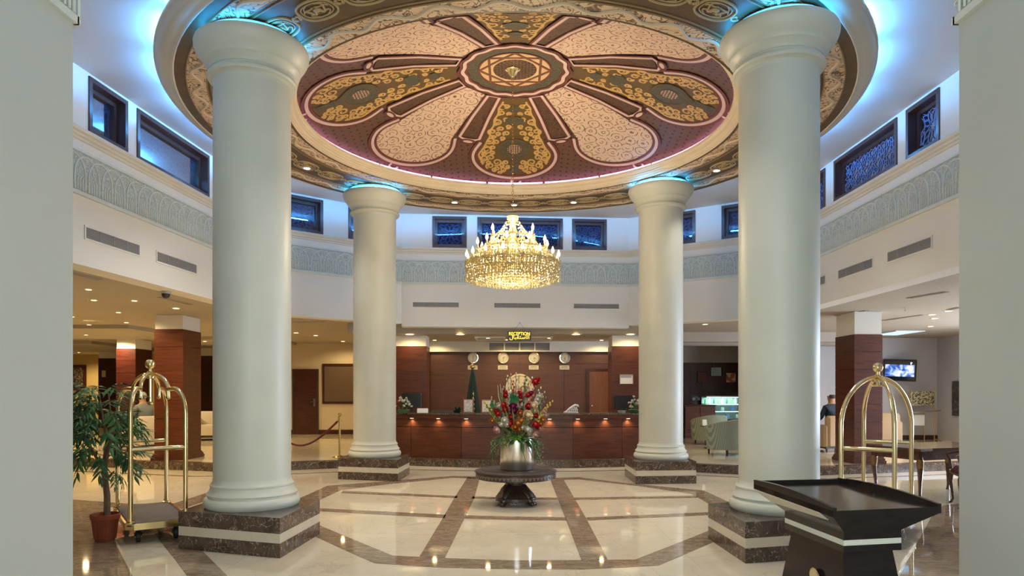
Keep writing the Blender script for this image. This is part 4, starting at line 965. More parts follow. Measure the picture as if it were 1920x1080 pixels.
# ================================================================== RECEPTION
RY = 17.6                                        # back wall of the reception
wr_ = struct('wall_reception')
for z0, z1 in ((.15,.60),(.605,1.04),(1.045,1.48),(1.485,1.92),(1.925,2.20),(2.205,2.50)):
    for x0, x1 in ((-3.55,-2.11),(-2.1,-.96),(-.95,.19),(.20,1.34),(1.35,2.49),(2.5,3.95)):
        MB().box(x0,RY,z0,x1-.004,RY+.05,z1).build('panel', m_wood_r, wr_)
MB().box(-3.58,RY+.05,.15,4.0,RY+.2,2.77).build('wall_core', m_wood_d, wr_)
MB().box(-3.58,RY-.12,2.505,4.0,RY+.05,2.772).build('bulkhead', m_white, wr_)
rc = struct('ceiling_reception')
arc = [(x, 15.25+.25*(1-(x/3.6)**2)-.25) for x in [-3.6+.55*k for k in range(14)]]
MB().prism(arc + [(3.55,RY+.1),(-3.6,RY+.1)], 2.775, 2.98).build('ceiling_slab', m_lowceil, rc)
for s, x0 in ((-1,-.62),(1,.50)):               # two shallow light coffers
    x = x0+.1
    b = MB(); b.box(x-.36,16.0,2.74,x-.32,16.9,2.775); b.box(x+.32,16.0,2.74,x+.36,16.9,2.775); b.box(x-.32,16.0,2.74,x+.32,16.04,2.775); b.box(x-.32,16.86,2.74,x+.32,16.9,2.775); b.build('coffer_frame', m_white, rc)
# square mahogany piers either side
def pier(label, fl_, fr_, br_, zw, zc, m, grp='mahogany piers'):
    bl_ = (fl_[0]+br_[0]-fr_[0], fl_[1]+br_[1]-fr_[1]); c = ((fl_[0]+br_[0])/2, (fl_[1]+br_[1])/2)
    t = thing('panelled_pier', label, 'pillar', (*c,.152), 0, grp)
    q = [Vector((p[0]-c[0], p[1]-c[1])) for p in (fl_, fr_, br_, bl_)]
    MB().prism([tuple(p*.96) for p in q], zw-.152-.01, zc-.152-.004).build('plaster_top', m_white, t); MB().prism([tuple(p*.97) for p in q], .02, zw-.152-.012).build('wood_core', m_wood_d, t)
    n = 7; h = (zw-.152-.12)/n
    for k in range(n):
        z0 = .12+k*h
        MB().prism([tuple(p) for p in q], z0, z0+h-.006).build('panel', m, t)
    for (e, z0, z1) in ((1.16,0,.05),(1.11,.05,.09),(1.06,.09,.12)): MB().prism([tuple(p*e) for p in q], z0, z1).build('base_moulding', m, t)
    return t
def sq(px0, px1, Y, dep): return ((px0-CX)*Y/F, Y), ((px1-CX)*Y/F, Y), ((px1-CX)*Y/F, Y+dep)
pier('square mahogany pier at the left end of the reception, white at the top', *sq(738,800,15.6,.6), 2.53, 2.775, m_wood_h)
pier('square mahogany pier at the right end of the reception with a framed notice', *sq(1147,1204,15.6,.6), 2.53, 2.775, m_wood_h)
pier('square mahogany pier behind the gilt cart on the left', (-6.97,13.3), (-6.41,13.3), (-6.41,14.07), 2.71, 2.985, m_wood_h)
pier('square mahogany pier behind the birdcage cart on the right', (6.37,12.7), (6.92,12.75), (6.92,13.5), 2.56, 2.985, m_wood_h)
pier('darker mahogany pier deeper in the left lounge', (-11.25,19.4), (-10.7,19.4), (-10.7,20.3), 2.71, 2.985, m_wood_d)
pier('third dark mahogany pier at the far end of the left lounge', (-15.15,25.0), (-14.5,25.0), (-14.5,25.6), 2.70, 2.985, m_wood_d)
pier('dark mahogany pier seen behind the nearest left pier', (-10.9,23.5), (-10.2,23.5), (-10.2,24.2), 2.71, 2.985, m_wood_d)
_p = at(195,707,24.99); _t = thing('wall_plate', 'small cream plate on the far dark pier of the left lounge', 'plate', (_p.x, 24.98, _p.z)); MB().bbox(-.07,-.02,0,.07,.018,.24,.006).build('plate', m_pcream, _t)
# counter
cp = [(-2.85,13.95),(-2.05,13.78),(-1.0,13.50),(.2,13.36),(1.2,13.40),(2.2,13.58),(2.95,13.75)]
rcn = thing('reception_counter', 'long curved mahogany reception counter with a brown marble top', 'counter', (.05,13.9,.152))
def C3(p, z, dy=0): return (p[0]-.05, p[1]-13.9+dy, z)
def cslab(z0, z1, y0, y1, name, m, gap=.0):
    for a_, b_ in zip(cp[:-1], cp[1:]):
        pa, pb = Vector(a_), Vector(b_); d = (pb-pa).normalized()*gap; pa += d; pb -= d
        b = MB(); b.loft([[C3(pa,z0,y0),C3(pa,z1,y0),C3(pa,z1,y1),C3(pa,z0,y1)],[C3(pb,z0,y0),C3(pb,z1,y0),C3(pb,z1,y1),C3(pb,z0,y1)]]); b.build(name, m, rcn)
cslab(0,.62,.06,.5,'front_panel',m_wood_h,.003); cslab(.63,.80,.06,.5,'front_panel',m_wood_h,.003); cslab(.80,.872,-.02,.55,'fascia_rail',m_wood_h); cslab(.875,.905,-.05,.68,'marble_top',m_emper)
m_under = mat('under_counter_lamp', (1,.8,.5), .5, emit=(1,.82,.50), es=2)
for px in (768,820,874,1030,1083,1136,1180):
    X = (px-CX)*13.5/F
    for a_, b_ in zip(cp[:-1], cp[1:]):
        if a_[0] <= X <= b_[0]: Yc = a_[1]+(b_[1]-a_[1])*(X-a_[0])/(b_[0]-a_[0])
    k = MB().lathe([(0,.792),(.035,.792),(.04,.80)], 12, (X-.05, Yc-13.9+.02, 0)).build('counter_lamp', m_under, rcn)
    lamp('counter_beam', 'SPOT', (X-.05, Yc-13.9+.015, .785), 6, (1,.86,.56), (0,0,0), .02, parent=rcn, spot=2.4, blend=.9)
# sign
sg = thing('reception_sign', 'hanging black sign with yellow lit letters reading RECEPTION in English and Arabic', 'sign', (*at(974,630,14.5)[:2], at(974,638.5,14.5).z))
W_, H_ = .50, .20
MB().bbox(-W_/2,0,0,W_/2,.04,H_,.006).build('sign_board', m_black, sg)
m_led = mat('yellow_led', (1,.7,.05), .5, emit=(1,.66,.06), es=1.7)
def text(s, size, loc, m, parent, name, rot=(PI/2,0,0), align='CENTER', ext=.003, sx=1.0):
    cu = bpy.data.curves.new(name, 'FONT'); cu.body = s; cu.size = size; cu.align_x = align; cu.extrude = ext
    tmp = bpy.data.objects.new(name, cu); COL.objects.link(tmp)
    dg = bpy.context.evaluated_depsgraph_get(); me = bpy.data.meshes.new_from_object(tmp.evaluated_get(dg)); me.name = name
    bpy.data.objects.remove(tmp); me.materials.clear(); me.materials.append(m)
    return link(name, me, parent, loc, rot, (sx,1,1))
text('RECEPTION', .098, (0,-.004,.112), m_led, sg, 'lettering', sx=.88)
text('\uFEDD\uFE8E\uFE92\uFED8\uFE98\uFEB3\uFE8D\uFEDF\uFE8D', .115, (0,-.004,.036), m_led, sg, 'arabic_lettering')
for s in (-1,1): MB().tube([(s*.13,.02,H_),(0.01,.02,H_+.19)], .003, 4).build('hanging_wire', m_greyd, sg)
MB().tube([(0.01,.02,H_+.19),(0.01,.215,H_+.19)], .006, 6).build('wall_hook', m_greyd, sg)
# clocks with city plates
m_clockf = mat('clock_face', (.62,.55,.42), .4)
clab = ['wall clock with a silvery rim, leftmost of four, above the flag', 'gold rimmed wall clock, second from the left over the reception', 'gold rimmed wall clock, third from the left over the reception', 'grey rimmed wall clock, rightmost of four over the reception']
for k, px in enumerate((887,943.5,1001.5,1059)):
    p = at(px, 671, RY-.005)
    c = thing('wall_clock', clab[k], 'clock', (p.x, RY-.002, p.z-.14), 0, 'reception wall clocks')
    rm = (m_chrome, m_brass, m_brass, m_chrome)[k]
    MB().lathe([(.105,0),(.14,.004),(.148,.02),(.138,.036),(.118,.038),(.112,.028)], 36).build('rim', rm, c, True, (0,0,.14), (PI/2,0,0))
    MB().lathe([(0,.022),(.118,.022),(.118,0)], 36).build('face', m_clockf, c, False, (0,0,.14), (PI/2,0,0))
    for i in range(12): t = PI/6*i; MB().box(-.004,-.026,.082,.004,-.022,.10).build('hour_mark', m_ink, c, loc=(0,0,.14), rot=(0,t,0))
    for (ln, wd, t) in ((.055,.006,.1+k),(.085,.004,3.1)): MB().box(-wd,-.030,-.012,wd,-.026,ln).build('hand', m_ink, c, loc=(0,0,.14), rot=(0,t,0))
    pl = thing('city_plate', ('cream name plate under the leftmost wall clock','cream name plate under the second wall clock from the left','cream name plate under the third wall clock from the left','cream name plate under the rightmost wall clock')[k], 'plate', (p.x-.01, RY-.002, p.z-.30), 0, 'clock name plates')
    MB().bbox(-.125,-.012,0,.125,0,.105,.004).build('plate', mat('plate_cream', (.66,.58,.44), .5), pl)
    for (z0, w0) in ((.062,.085),(.026,.10)):
        for i in range(7):
            xx = -w0+2*w0*i/7; MB().box(xx,-.0135,z0,xx+.018,-.012,z0+.016).build('lettering', m_ink, pl)
# return air grille on the bulkhead
rg = thing('return_air_grille', 'wide dark return air grille above the reception clocks', 'vent', (.19, RY-.12, 2.52))
b = MB(); b.box(-.80,-.025,-.01,.80,0,.02); b.box(-.80,-.025,.21,.80,0,.24)
for x in (-.80,-.40,-.01,.38,.77): b.box(x,-.025,.02,x+.03,0,.21)
b.build('grille_frame', m_white, rg)
MB().box(-.77,-.004,.02,.77,-.001,.21).build('grille_back', m_greyd, rg)
for i in range(6): MB().box(-.77,-.014,.03+i*.03,.77,-.005,.042+i*.03).build('slat', m_grey, rg)
# round emblem behind the bouquet
p = at(974,727,RY-.01)
re_ = thing('round_emblem', 'round cream wall emblem behind the tall bouquet', 'emblem', (p.x, RY-.002, p.z-.36))
MB().lathe([(0,.03),(.30,.03),(.315,.045),(.35,.045),(.36,.03),(.36,0)], 48).build('emblem_disc', mat('emblem_cream', (.66,.55,.36), .45), re_, True, (0,0,.36), (PI/2,0,0))
MB().lathe([(0,.04),(.14,.04),(.15,.03)], 32).build('emblem_centre', mat('emblem_tan', (.26,.12,.06), .5), re_, True, (.13,0,.27), (PI/2,0,0))
# staff door
dr_ = struct('door_1'); p0 = at(1105,697,RY-.02); p1 = at(1141,776,RY-.02)
MB().box(p0.x,RY-.05,.15,p1.x,RY-.002,p0.z).build('door_leaf', m_wood_o, dr_)
b = MB(); b.box(p0.x-.07,RY-.04,.15,p0.x,RY-.001,p0.z+.07); b.box(p0.x,RY-.04,p0.z,p1.x,RY-.001,p0.z+.07); b.box(p1.x,RY-.04,.15,p1.x+.06,RY-.001,p0.z+.07); b.build('door_frame', m_wood_d, dr_)
hd = MB(); hd.ball((p0.x+.05,RY-.09,1.12),.025,8,6); hd.tube([(p0.x+.05,RY-.09,1.12),(p0.x+.05,RY-.05,1.12)],.01,6); hd.build('door_knob', m_chrome, dr_, True)
# framed notice on the right pier
p = at(1174.5,721,15.6)
nf = thing('framed_notice', 'white notice in an orange wood frame on the right reception pier', 'notice', (p.x, 15.597, p.z))
b = MB(); w, h = .165, .245
b.box(-w,-.015,0,w,0,.018); b.box(-w,-.015,h-.018,w,0,h); b.box(-w,-.015,.018,-w+.018,0,h-.018); b.box(w-.018,-.015,.018,w,0,h-.018); b.build('notice_frame', m_wood_o, nf)
MB().box(-w+.018,-.008,.018,w-.018,-.001,h-.018).build('notice_sheet', m_paper, nf); MB().box(-w+.03,-.0095,h-.09,w-.05,-.008,h-.03).build('notice_heading', m_grey, nf)
# ---- things on the counter
CT = 1.058; CYf = 13.75
def cpos(px): return ((px-CX)*CYf/F, CYf)
def flower_pot(name, label, px, seed):
    r_ = random.Random(seed); x, y = cpos(px); t = thing(name, label, 'flowers', (x, y, CT))
    MB().lathe([(0,0),(.09,0),(.12,.06),(.11,.07),(0,.07)], 20).build('bowl', m_leafd, t, True)
    for k in range(34): link('leaf', lf[2 if k % 2 else 0], t, (r_.uniform(-.06,.06), r_.uniform(-.06,.06), r_.uniform(.04,.2)), (r_.uniform(-.1,1.2), 0, r_.uniform(0,6.28)), r_.uniform(.5,.9))
    for k in range(26):
        a_ = r_.uniform(0,6.28); rr = r_.uniform(.03,.17); zz = .10+.30*(1-rr/.19)*r_.uniform(.6,1.05)
        link('bloom', blooms['red' if (k % 6 == 0) else 'wht'], t, (rr*math.cos(a_), rr*math.sin(a_)-.03, zz), (.9+r_.uniform(-.4,.4), r_.uniform(-.4,.4), r_.uniform(-1,1)), r_.uniform(.55,.75))
flower_pot('counter_bouquet', 'white flower posy on the left end of the reception counter', 757, 5)
flower_pot('counter_bouquet', 'white and red flower posy on the right end of the reception counter', 1190, 9)
def monitor(label, px, py0, w, h, yy):
    p = at(px, py0, yy); t = thing('computer_monitor', label, 'monitor', (p.x, yy, CT-.30))
    MB().bbox(-w/2,-.02,p.z-h-CT+.30,w/2,.02,p.z-CT+.30,.01).build('screen_housing', m_black, t)
    MB().box(-.03,0,.01,.03,.03,p.z-h-CT+.32).build('stand', m_black, t); MB().bbox(-.12,-.08,0,.12,.1,.012,.01).build('foot', m_black, t)
dkb = thing('back_desk', 'dark working desk behind the reception counter', 'desk', (.05,14.45,.152)); MB().box(-2.7,-.0,.56,2.7,.35,.604).build('desk_top', m_wood_d, dkb)
for x in (-2.6,-1.3,0,1.3,2.6): MB().box(x-.02,.02,0,x+.02,.32,.56).build('desk_support', m_wood_d, dkb)
monitor('black computer monitor behind the counter by the left flower posy', 772, 737, .42, .30, 14.62)
monitor('black computer monitor behind the counter by the right flower posy', 1170, 741, .42, .30, 14.62)
def slab(name, label, cat, px, w, h, d, m, lean=0.0, face=None, dy=0):
    x, y = cpos(px); t = thing(name, label, cat, (x, y+dy, CT))
    MB().bbox(-w/2,0,0,w/2,d,h,.004).build('body', m, t, rot=(lean,0,0))
    if face: MB().box(-w/2+.018,-.003,.018,w/2-.018,0,h-.018).build('sheet', face, t, rot=(lean,0,0))
    return t
slab('card_holder', 'white card holder on the counter beside the left posy', 'card holder', 792, .22, .095, .05, m_paper, -.25)
slab('keyboard', 'long dark tray lying on the counter left of the certificates', 'tray', 826, .44, .028, .14, m_black)
slab('certificate_frame', 'certificate in a red frame standing on the counter left of the flag', 'frame', 878, .21, .28, .02, mat('red_frame', (.22,.03,.025), .4), -.12, m_scroll('certificate_print', (.66,.62,.57), (.34,.28,.27), 20, .12))
slab('certificate_frame', 'certificate in a red frame standing on the counter right of the flag', 'frame', 912, .21, .27, .02, bpy.data.materials['red_frame'], -.12, m_scroll('ivory_sheet', (.74,.66,.48), (.50,.42,.30), 18, .08))
pt = thing('desk_planter', 'low dark spiky plant on the counter left of the certificates', 'plant', (cpos(856)[0], CYf+.12, CT))
MB().lathe([(0,0),(.06,0),(.075,.04),(0,.04)], 14).build('bowl', m_black, pt)
for k in range(26): link('leaf', lf[2], pt, (R.uniform(-.05,.05), R.uniform(-.04,.04), .03), (R.uniform(.1,1.2), 0, R.uniform(0,6.28)), R.uniform(.5,.8))
# draped flag on a pole
fg = thing('flag', 'furled dark green flag on a gilt pole behind the reception counter', 'flag', (at(886,740,14.27).x, 14.27, .152))
MB().lathe([(0,0),(.16,0),(.16,.02),(.03,.05)], 20).build('flag_base', m_brass_d, fg, True); MB().tube([(0,0,.03),(0,0,1.80)], .014, 8).build('pole', m_brass_d, fg)
MB().lathe([(.02,1.80),(.045,1.83),(.05,1.86),(.03,1.90),(.012,1.94),(0,1.98)], 14).build('finial', m_brass_d, fg, True)
prof = []
b = MB(); rings = []
for i in range(15):
    q = i/14; z = 1.80-1.25*q; rad = .018+.155*q**.9
    rings.append([(rad*(1+.28*math.sin(7*t+q*2))*math.cos(t), rad*.6*(1+.28*math.sin(7*t+q*2))*math.sin(t), z) for t in [2*PI*k/42 for k in range(42)]])
b.loft(rings); b.build('flag_cloth', mat('flag_green', (.008,.026,.015), .8), fg, 'all')
MB().tube([(.02+.05*q*math.cos(q*60), -.03-.11*q+.02*math.sin(q*60), 1.35-.9*q) for q in [k/70 for k in range(71)]], .016, 5).build('gold_cord', mat('gold_fringe', (.50,.34,.12), .5), fg, True)
# white openwork ornament
og = thing('ornament', 'small white openwork animal figure on the counter right of the bouquet', 'ornament', (*cpos(1071), CT))
b = MB(); b.tube([(-.15,0,.008),(-.10,0,.03),(-.03,0,.09),(.03,0,.13),(.08,0,.16),(.13,0,.15),(.15,0,.12)], [.012,.016,.02,.022,.022,.02,.012], 6)
for x, z in ((-.06,.06),(-.02,.09),(.02,.11),(.06,.12),(.10,.12)): b.tube([(x,-.02,z),(x+.02,-.03,z*.5),(x+.01,-.03,0)], .009, 5); b.tube([(x,.02,z),(x-.01,.03,z*.4),(x+.01,.03,0)], .009, 5)
b.tube([(-.12,-.02,.012),(.14,-.03,.012)], .01, 5); b.tube([(.0,-.03,.06),(.13,-.03,.06)], .008, 5); b.build('openwork_body', mat('white_ceramic', (.78,.76,.74), .3), og, True)
ga = thing('glass_ashtray', 'small glass dish on the counter by the right posy', 'dish', (*cpos(1166), CT)); MB().lathe([(0,.01),(.06,.012),(.08,.05),(.09,.05),(.075,0),(0,0)], 18).build('dish', mat('clear_dish', (.7,.72,.65), .08, trans=.5), ga, True)

# ================================================================== DOWNLIGHTS under the low ceilings
lamp_face_y = MB().lathe([(0,-.004),(.055,-.004),(.055,0)], 14).mesh('lamp_face', m_lit_y)
trim_y = MB().lathe([(.055,-.006),(.075,-.006),(.08,0)], 18).mesh('trim_ring', mat('trim_cream', (.6,.55,.45), .5))
PANELS = ((-12.8,15.3,-8.6,18.4),(-17,20.3,-12.5,24.6),(-9.6,18.6,-6.6,20.9))
def downlight(px, py, zc, label, grp, energy=18, Y=None, col=(1,.74,.36), s=1.0):
    h = zc-HC
    if zc > 2.9:
        zc = 2.982; Y = (zc-HC)*F/(HY-py); X = (px-CX)*Y/F
        if any(x0-.1 < X < x1+.1 and y0-.1 < Y < y1+.1 for x0, y0, x1, y1 in PANELS): zc = 2.898; Y = (zc-HC)*F/(HY-py)
    elif Y is None: Y = h*F/(HY-py)
    d = thing('downlight', label, 'downlight', ((px-CX)*Y/F, Y, zc), 0, grp)
    link('lamp_face', lamp_face_y, d, scale=s); link('trim_ring', trim_y, d, scale=s)
    if energy: lamp('downlight_beam', 'SPOT', (0,0,-.02), energy, col, (0,0,0), .05, parent=d, spot=2.85, blend=.5)
for (px, py, q_) in ((768,627,'over the left reception pier'),(863,625,'left of the reception sign'),(1080,627,'right of the reception sign'),(1182,629,'over the right reception pier')): downlight(px, py, 2.77, 'round warm downlight in the reception ceiling ' + q_, 'reception front downlights', 22, 15.28, s=1.7)
for (px, Y, q_) in ((815,17.1,'near the left pier'),(1128,17.1,'near the staff door'),(950,17.0,'just left under the sign'),(989,17.0,'just right under the sign')): downlight(px, 0, 2.77, 'small downlight at the back of the reception ' + q_, 'reception back downlights', 22, Y, s=.8)
for (px, Y, q_) in ((915,16.4,'left'),(1030,16.4,'right')): downlight(px, 0, 2.77, 'small downlight inside the ' + q_ + ' coffer of the reception ceiling', 'reception coffer downlights', 26, Y)
ld = [(166,543),(176,563),(252,564),(222,586),(135,594),(167,609),(237,605),(161,628),(209,633),(148,661)]
ldl = ['warm downlight nearest the left pier wall, just above the sprinkler', 'brightest warm downlight of the left lounge, just below the sprinkler', 'warm downlight of the left lounge nearest the dome camera', 'warm downlight midway between dome camera and potted tree', 'warm left lounge downlight hard against the left pier wall', 'warm left lounge downlight below the brightest one', 'warm left lounge downlight beside the stepped ceiling panel', 'small far downlight over the ochre wall, left of two', 'small far downlight over the ochre wall, right of two', 'faint farthest downlight just above the calligraphy picture']
for k, (px, py) in enumerate(ld): downlight(px, py, 2.98, ldl[k], 'left lounge downlights', 85 if k < 7 else 240, s=.75)
for (px, py, q_) in ((330,578,'just in front of the nearest left pier'),(384,640,'deep behind the nearest left pier')): downlight(px, py, 2.98, 'small warm downlight ' + q_, 'left pier downlights', 60)
rdl = ['upper of the pair of warm downlights in the right lounge', 'larger lower one of the pair of warm downlights in the right lounge', 'warm downlight of the right lounge nearest the right pier wall', 'warm downlight of the right lounge below the bright pair', 'small downlight above the wall television']
for k, (px, py) in enumerate(((1747,590),(1752,597),(1778,583),(1745,612),(1662,641))): downlight(px, py, 2.98, rdl[k], 'right lounge downlights', 60)
downlight(1640,607,2.98,'small downlight right in front of the right mahogany pier','right pier downlights',45)
for (px, py, q_) in ((555,624,'left above the dark door'),(592,629,'right above the dark door'),(643,640,'above the interior window beside the door')): downlight(px, py, 2.98, 'small warm downlight ' + q_, 'door lobby downlights', 60)
for (px, py, q_) in ((1322,608,'nearest the rotunda wall edge'),(1291,653,'leftmost of the back row'),(1325,657,'second from left in the back row'),(1341,654,'third from left in the back row'),(1357,649,'highest of the back row'),(1373,658,'rightmost of the back row')): downlight(px, py, 2.98, 'small cafe ceiling downlight, ' + q_, 'cafe downlights', 50, col=(1,.86,.62))
# stepped ceiling panels and slot diffusers
for (x0, y0, x1, y1) in PANELS:
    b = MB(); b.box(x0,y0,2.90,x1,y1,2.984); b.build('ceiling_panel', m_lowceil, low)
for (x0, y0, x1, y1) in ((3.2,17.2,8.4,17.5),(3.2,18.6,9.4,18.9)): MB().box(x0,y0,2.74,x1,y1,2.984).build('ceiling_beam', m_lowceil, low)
dlab = ['dark linear slot diffuser in the left lounge ceiling next to the left pier wall', 'dark linear slot diffuser next to the dome camera', 'dark linear slot diffuser in the right lounge ceiling near the right wall edge', 'dark linear slot diffuser just left of the ceiling sprinkler', 'dark linear slot diffuser over the right mahogany pier','dark linear slot diffuser in front of the dark door','dark linear slot diffuser deepest in the right lounge']
for k, (a_, b_) in enumerate((((132,511),(186,524)),((300,557),(357,571)),((1703,559),(1776,547)),((1568,592),(1626,582)),((1655,601),(1733,590)),((548,604),(610,603)),((1778,581),(1800,576)))):
    def cp3(q): Y = 1.482*F/(HY-q[1]); return Vector(((q[0]-CX)*Y/F, Y))
    A, B = cp3(a_), cp3(b_); d = B-A; L = d.length
    t = thing('slot_diffuser', dlab[k], 'vent', (A.x, A.y, 2.982), math.atan2(d.y, d.x), 'linear ceiling diffusers')
    b = MB(); b.box(0,-.045,-.008,L,-.03,0); b.box(0,.03,-.008,L,.045,0); b.box(0,-.03,-.008,.02,.03,0); b.box(L-.02,-.03,-.008,L,.03,0); b.build('diffuser_frame', m_lowceil, t)
    MB().box(.02,-.03,-.003,L-.02,.03,-.001).build('slot', m_greyd, t); MB().box(.02,-.006,-.007,L-.02,.006,-.003).build('blade', m_grey, t)
dc_ = thing('dome_camera', 'small white dome security camera under the left opening edge', 'camera', (*(lambda Y: ((311-CX)*Y/F, Y))(1.48*F/(HY-545)), 2.984))
MB().lathe([(0,0),(.07,0),(.07,-.04),(.06,-.05)], 20).build('camera_base', mat('camera_grey', (.5,.5,.5), .4), dc_, True); MB().lathe([(.06,-.05),(.055,-.08),(.035,-.11),(0,-.12)], 20).build('camera_dome', mat('smoked_dome', (.05,.05,.06), .1), dc_, True)
for lab, px, py in (('small sprinkler head in the left lounge ceiling',162,559),('small sprinkler head in the right lounge ceiling',1697,577)):
    Y = 1.482*F/(HY-py); t = thing('sprinkler', lab, 'sprinkler', ((px-CX)*Y/F, Y, 2.984))
    MB().lathe([(0,0),(.025,0),(.025,-.01),(.01,-.015),(.01,-.05),(.025,-.055),(.025,-.06),(0,-.06)], 10).build('sprinkler_head', m_chrome, t, True)

# ================================================================== ROOMS BEYOND
m_beige = m_plain_noise('beige_wall', (.60,.50,.37), (.64,.54,.41), .8, .8)
m_yellow = m_plain_noise('ochre_wall', (.58,.42,.18), (.62,.46,.21), .8, .8)
m_lav = m_plain_noise('pale_lounge_wall', (.58,.56,.58), (.63,.61,.62), .8, .8)
w = struct('wall_door_lobby'); MB().box(-9.3,21.3,.15,-3.6,21.5,2.98).build('wall_face', m_beige, w); MB().box(-3.75,RY,.15,-3.6,21.3,2.98).build('wall_return', m_beige, w)
MB().box(-9.3,21.27,.15,-3.75,21.3,.29).build('skirting', m_wood_d, w)
w = struct('wall_left_lounge'); MB().box(-26,28,.15,-9.2,28.2,2.98).build('wall_face', m_yellow, w); MB().box(-20.2,3.9,0,-20,28,3.0).build('wall_side', m_yellow, w); MB().box(-9.35,21.5,.15,-9.25,28,2.98).build('wall_return', m_beige, w)
MB().box(-20,3.8,0,-5.2,3.95,3.0).build('wall_near', m_beige, w)
w = struct('wall_right_lounge'); MB().box(6.9,19,.15,11.9,19.2,2.98).build('wall_face', m_lav, w); MB().box(11.83,15.0,0,12.0,19.2,3.0).build('wall_side', m_lav, w); MB().box(5.3,3.8,0,13,3.95,3.0).build('wall_near', m_lav, w)
MB().box(11.83,3.9,0,12.0,9.0,3.0).build('wall_side', m_lav, w); MB().box(11.83,9.0,0,12.0,15.0,.5).build('window_wall', m_lav, w); MB().box(11.83,9.0,2.7,12.0,15.0,3.0).build('window_head', m_lav, w)
MB().box(6.9,18.97,.15,11.83,19,.27).build('skirting', m_wood_d, w)
w = struct('wall_cafe'); MB().box(4.0,21.0,.15,7.0,21.2,2.37).build('wall_panel', m_wood_d, w); MB().box(4.0,20.98,2.37,7.0,21.2,2.98).build('wall_upper', m_lowceil, w); MB().box(6.95,19.2,.15,7.05,21.2,2.98).build('wall_return', m_lav, w)
for k in range(8): MB().box(4.0+k*.37,20.98,.15,4.0+k*.37+.362,21.0,2.365).build('panel', m_wood_d, w)
MB().box(3.95,RY+.2,.15,4.05,21.0,2.98).build('wall_partition', m_wood_d, w)
# dark door and mirror in the door lobby
d2 = struct('door_2'); YD = 21.3
pa, pb = at(549,692,YD), at(598,812,YD)
MB().box(pa.x+.05,YD-.05,.15,pb.x-.05,YD-.001,pa.z-.05).build('door_leaf', m_wood_d, d2)
b = MB(); b.box(pa.x,YD-.06,.15,pa.x+.05,YD-.001,pa.z); b.box(pb.x-.05,YD-.06,.15,pb.x,YD-.001,pa.z); b.box(pa.x+.05,YD-.06,pa.z-.05,pb.x-.05,YD-.001,pa.z); b.build('door_frame', m_wood_c, d2)
b = MB(); b.box(pb.x-.16,YD-.06,1.02,pb.x-.10,YD-.05,1.26); b.tube([(pb.x-.13,YD-.06,1.16),(pb.x-.13,YD-.10,1.16),(pb.x-.24,YD-.10,1.16)], .012, 6); b.build('door_handle', m_chrome, d2)
pa, pb = at(605,682,YD), at(700,757,YD)
mr = thing('interior_window', 'dark framed interior window beside the dark door', 'window', ((pa.x+pb.x)/2, YD-.002, pb.z)); w2, h2 = (pb.x-pa.x)/2, pa.z-pb.z
b = MB(); b.box(-w2,-.05,0,w2,0,.07); b.box(-w2,-.05,h2-.07,w2,0,h2); b.box(-w2,-.05,.07,-w2+.07,0,h2-.07); b.box(w2-.07,-.05,.07,w2,0,h2-.07); b.build('frame', m_wood_d, mr)
MB().box(-w2+.07,-.02,.07,w2-.07,-.002,h2-.07).build('pane', mat('dim_glass', (.16,.11,.08), .08, spec=.8), mr)
# dark framed calligraphy on the ochre wall
pa, pb = at(118,684,27.9), at(160,732,27.9)
pc = thing('calligraphy_picture', 'dark framed calligraphy panel on the ochre lounge wall', 'picture', ((pa.x+pb.x)/2, 27.99, pb.z)); w2, h2 = (pb.x-pa.x)/2, pa.z-pb.z
MB().bbox(-w2,-.05,0,w2,0,h2,.02).build('frame', m_wood_d, pc); MB().box(-w2+.12,-.06,.12,w2-.12,-.05,h2-.12).build('panel', m_scroll('calligraphy', (.02,.018,.016), (.30,.24,.12), 5, .05), pc)
# cafe: bar unit, display case, pictures, sockets
bu = thing('cafe_bar', 'wooden bar unit left of the lit display case', 'bar', (at(1309,800,19.7).x, 19.75, .152))
w2 = .44; MB().bbox(-w2,-.25,0,w2,.3,.92,.01).build('carcass', m_wood_h, bu); MB().box(-w2-.02,-.28,.92,w2+.02,.32,.955).build('top', m_wood_d, bu)
for s in (-1,1): MB().box(min(s*.01,s*(w2-.02)),-.265,.30,max(s*.01,s*(w2-.02)),-.25,.88).build('door', m_wood_h, bu)
MB().box(-w2+.1,-.27,.22,w2-.1,-.25,.26).build('plinth_slot', m_black, bu)
dc = thing('display_case', 'lit glass pastry display case in the cafe', 'display case', (6.32, 20.5, .152))
MB().bbox(-.56,-.28,0,.56,.30,.50,.01).build('case_base', m_wood_d, dc); MB().box(-.56,-.28,1.16,.56,.30,1.20).build('case_top', m_steel, dc)
m_cglass = mat('case_glass', (.75,.95,.92), .03, alpha=.16); m_clit = mat('case_light', (.8,1,1), .5, emit=(.65,1,.98), es=6)
for z in (.52,.74,.95): MB().box(-.54,-.22,z,.54,.28,z+.012).build('shelf', mat('shelf_glass', (.55,.8,.8), .1), dc)
MB().box(-.55,.285,.5,.55,.30,1.16).build('case_back', mat('case_back', (.35,.5,.5), .3), dc); MB().box(-.55,-.285,.5,.55,-.275,1.16).build('case_glass', m_cglass, dc)
for z in (.728,.938,1.150): MB().box(-.52,-.20,z,.52,-.17,z+.012).build('light_strip', m_clit, dc)
lamp('case_glow', 'AREA', (0,.05,1.14), 9, (.7,1,1), (0,0,0), .9, .3, parent=dc)
m_bpack = mat('blue_pack', (.05,.25,.75), .4)
for i, (x, z, m) in enumerate([(-.45+.15*k, .535+.21*(k % 2), m_bpack if k % 3 else m_paper) for k in range(7)]):
    MB().bbox(-.05,-.05,0,.05,.05,.11,.01).build('pastry_box', m, dc, loc=(x,.02,z))
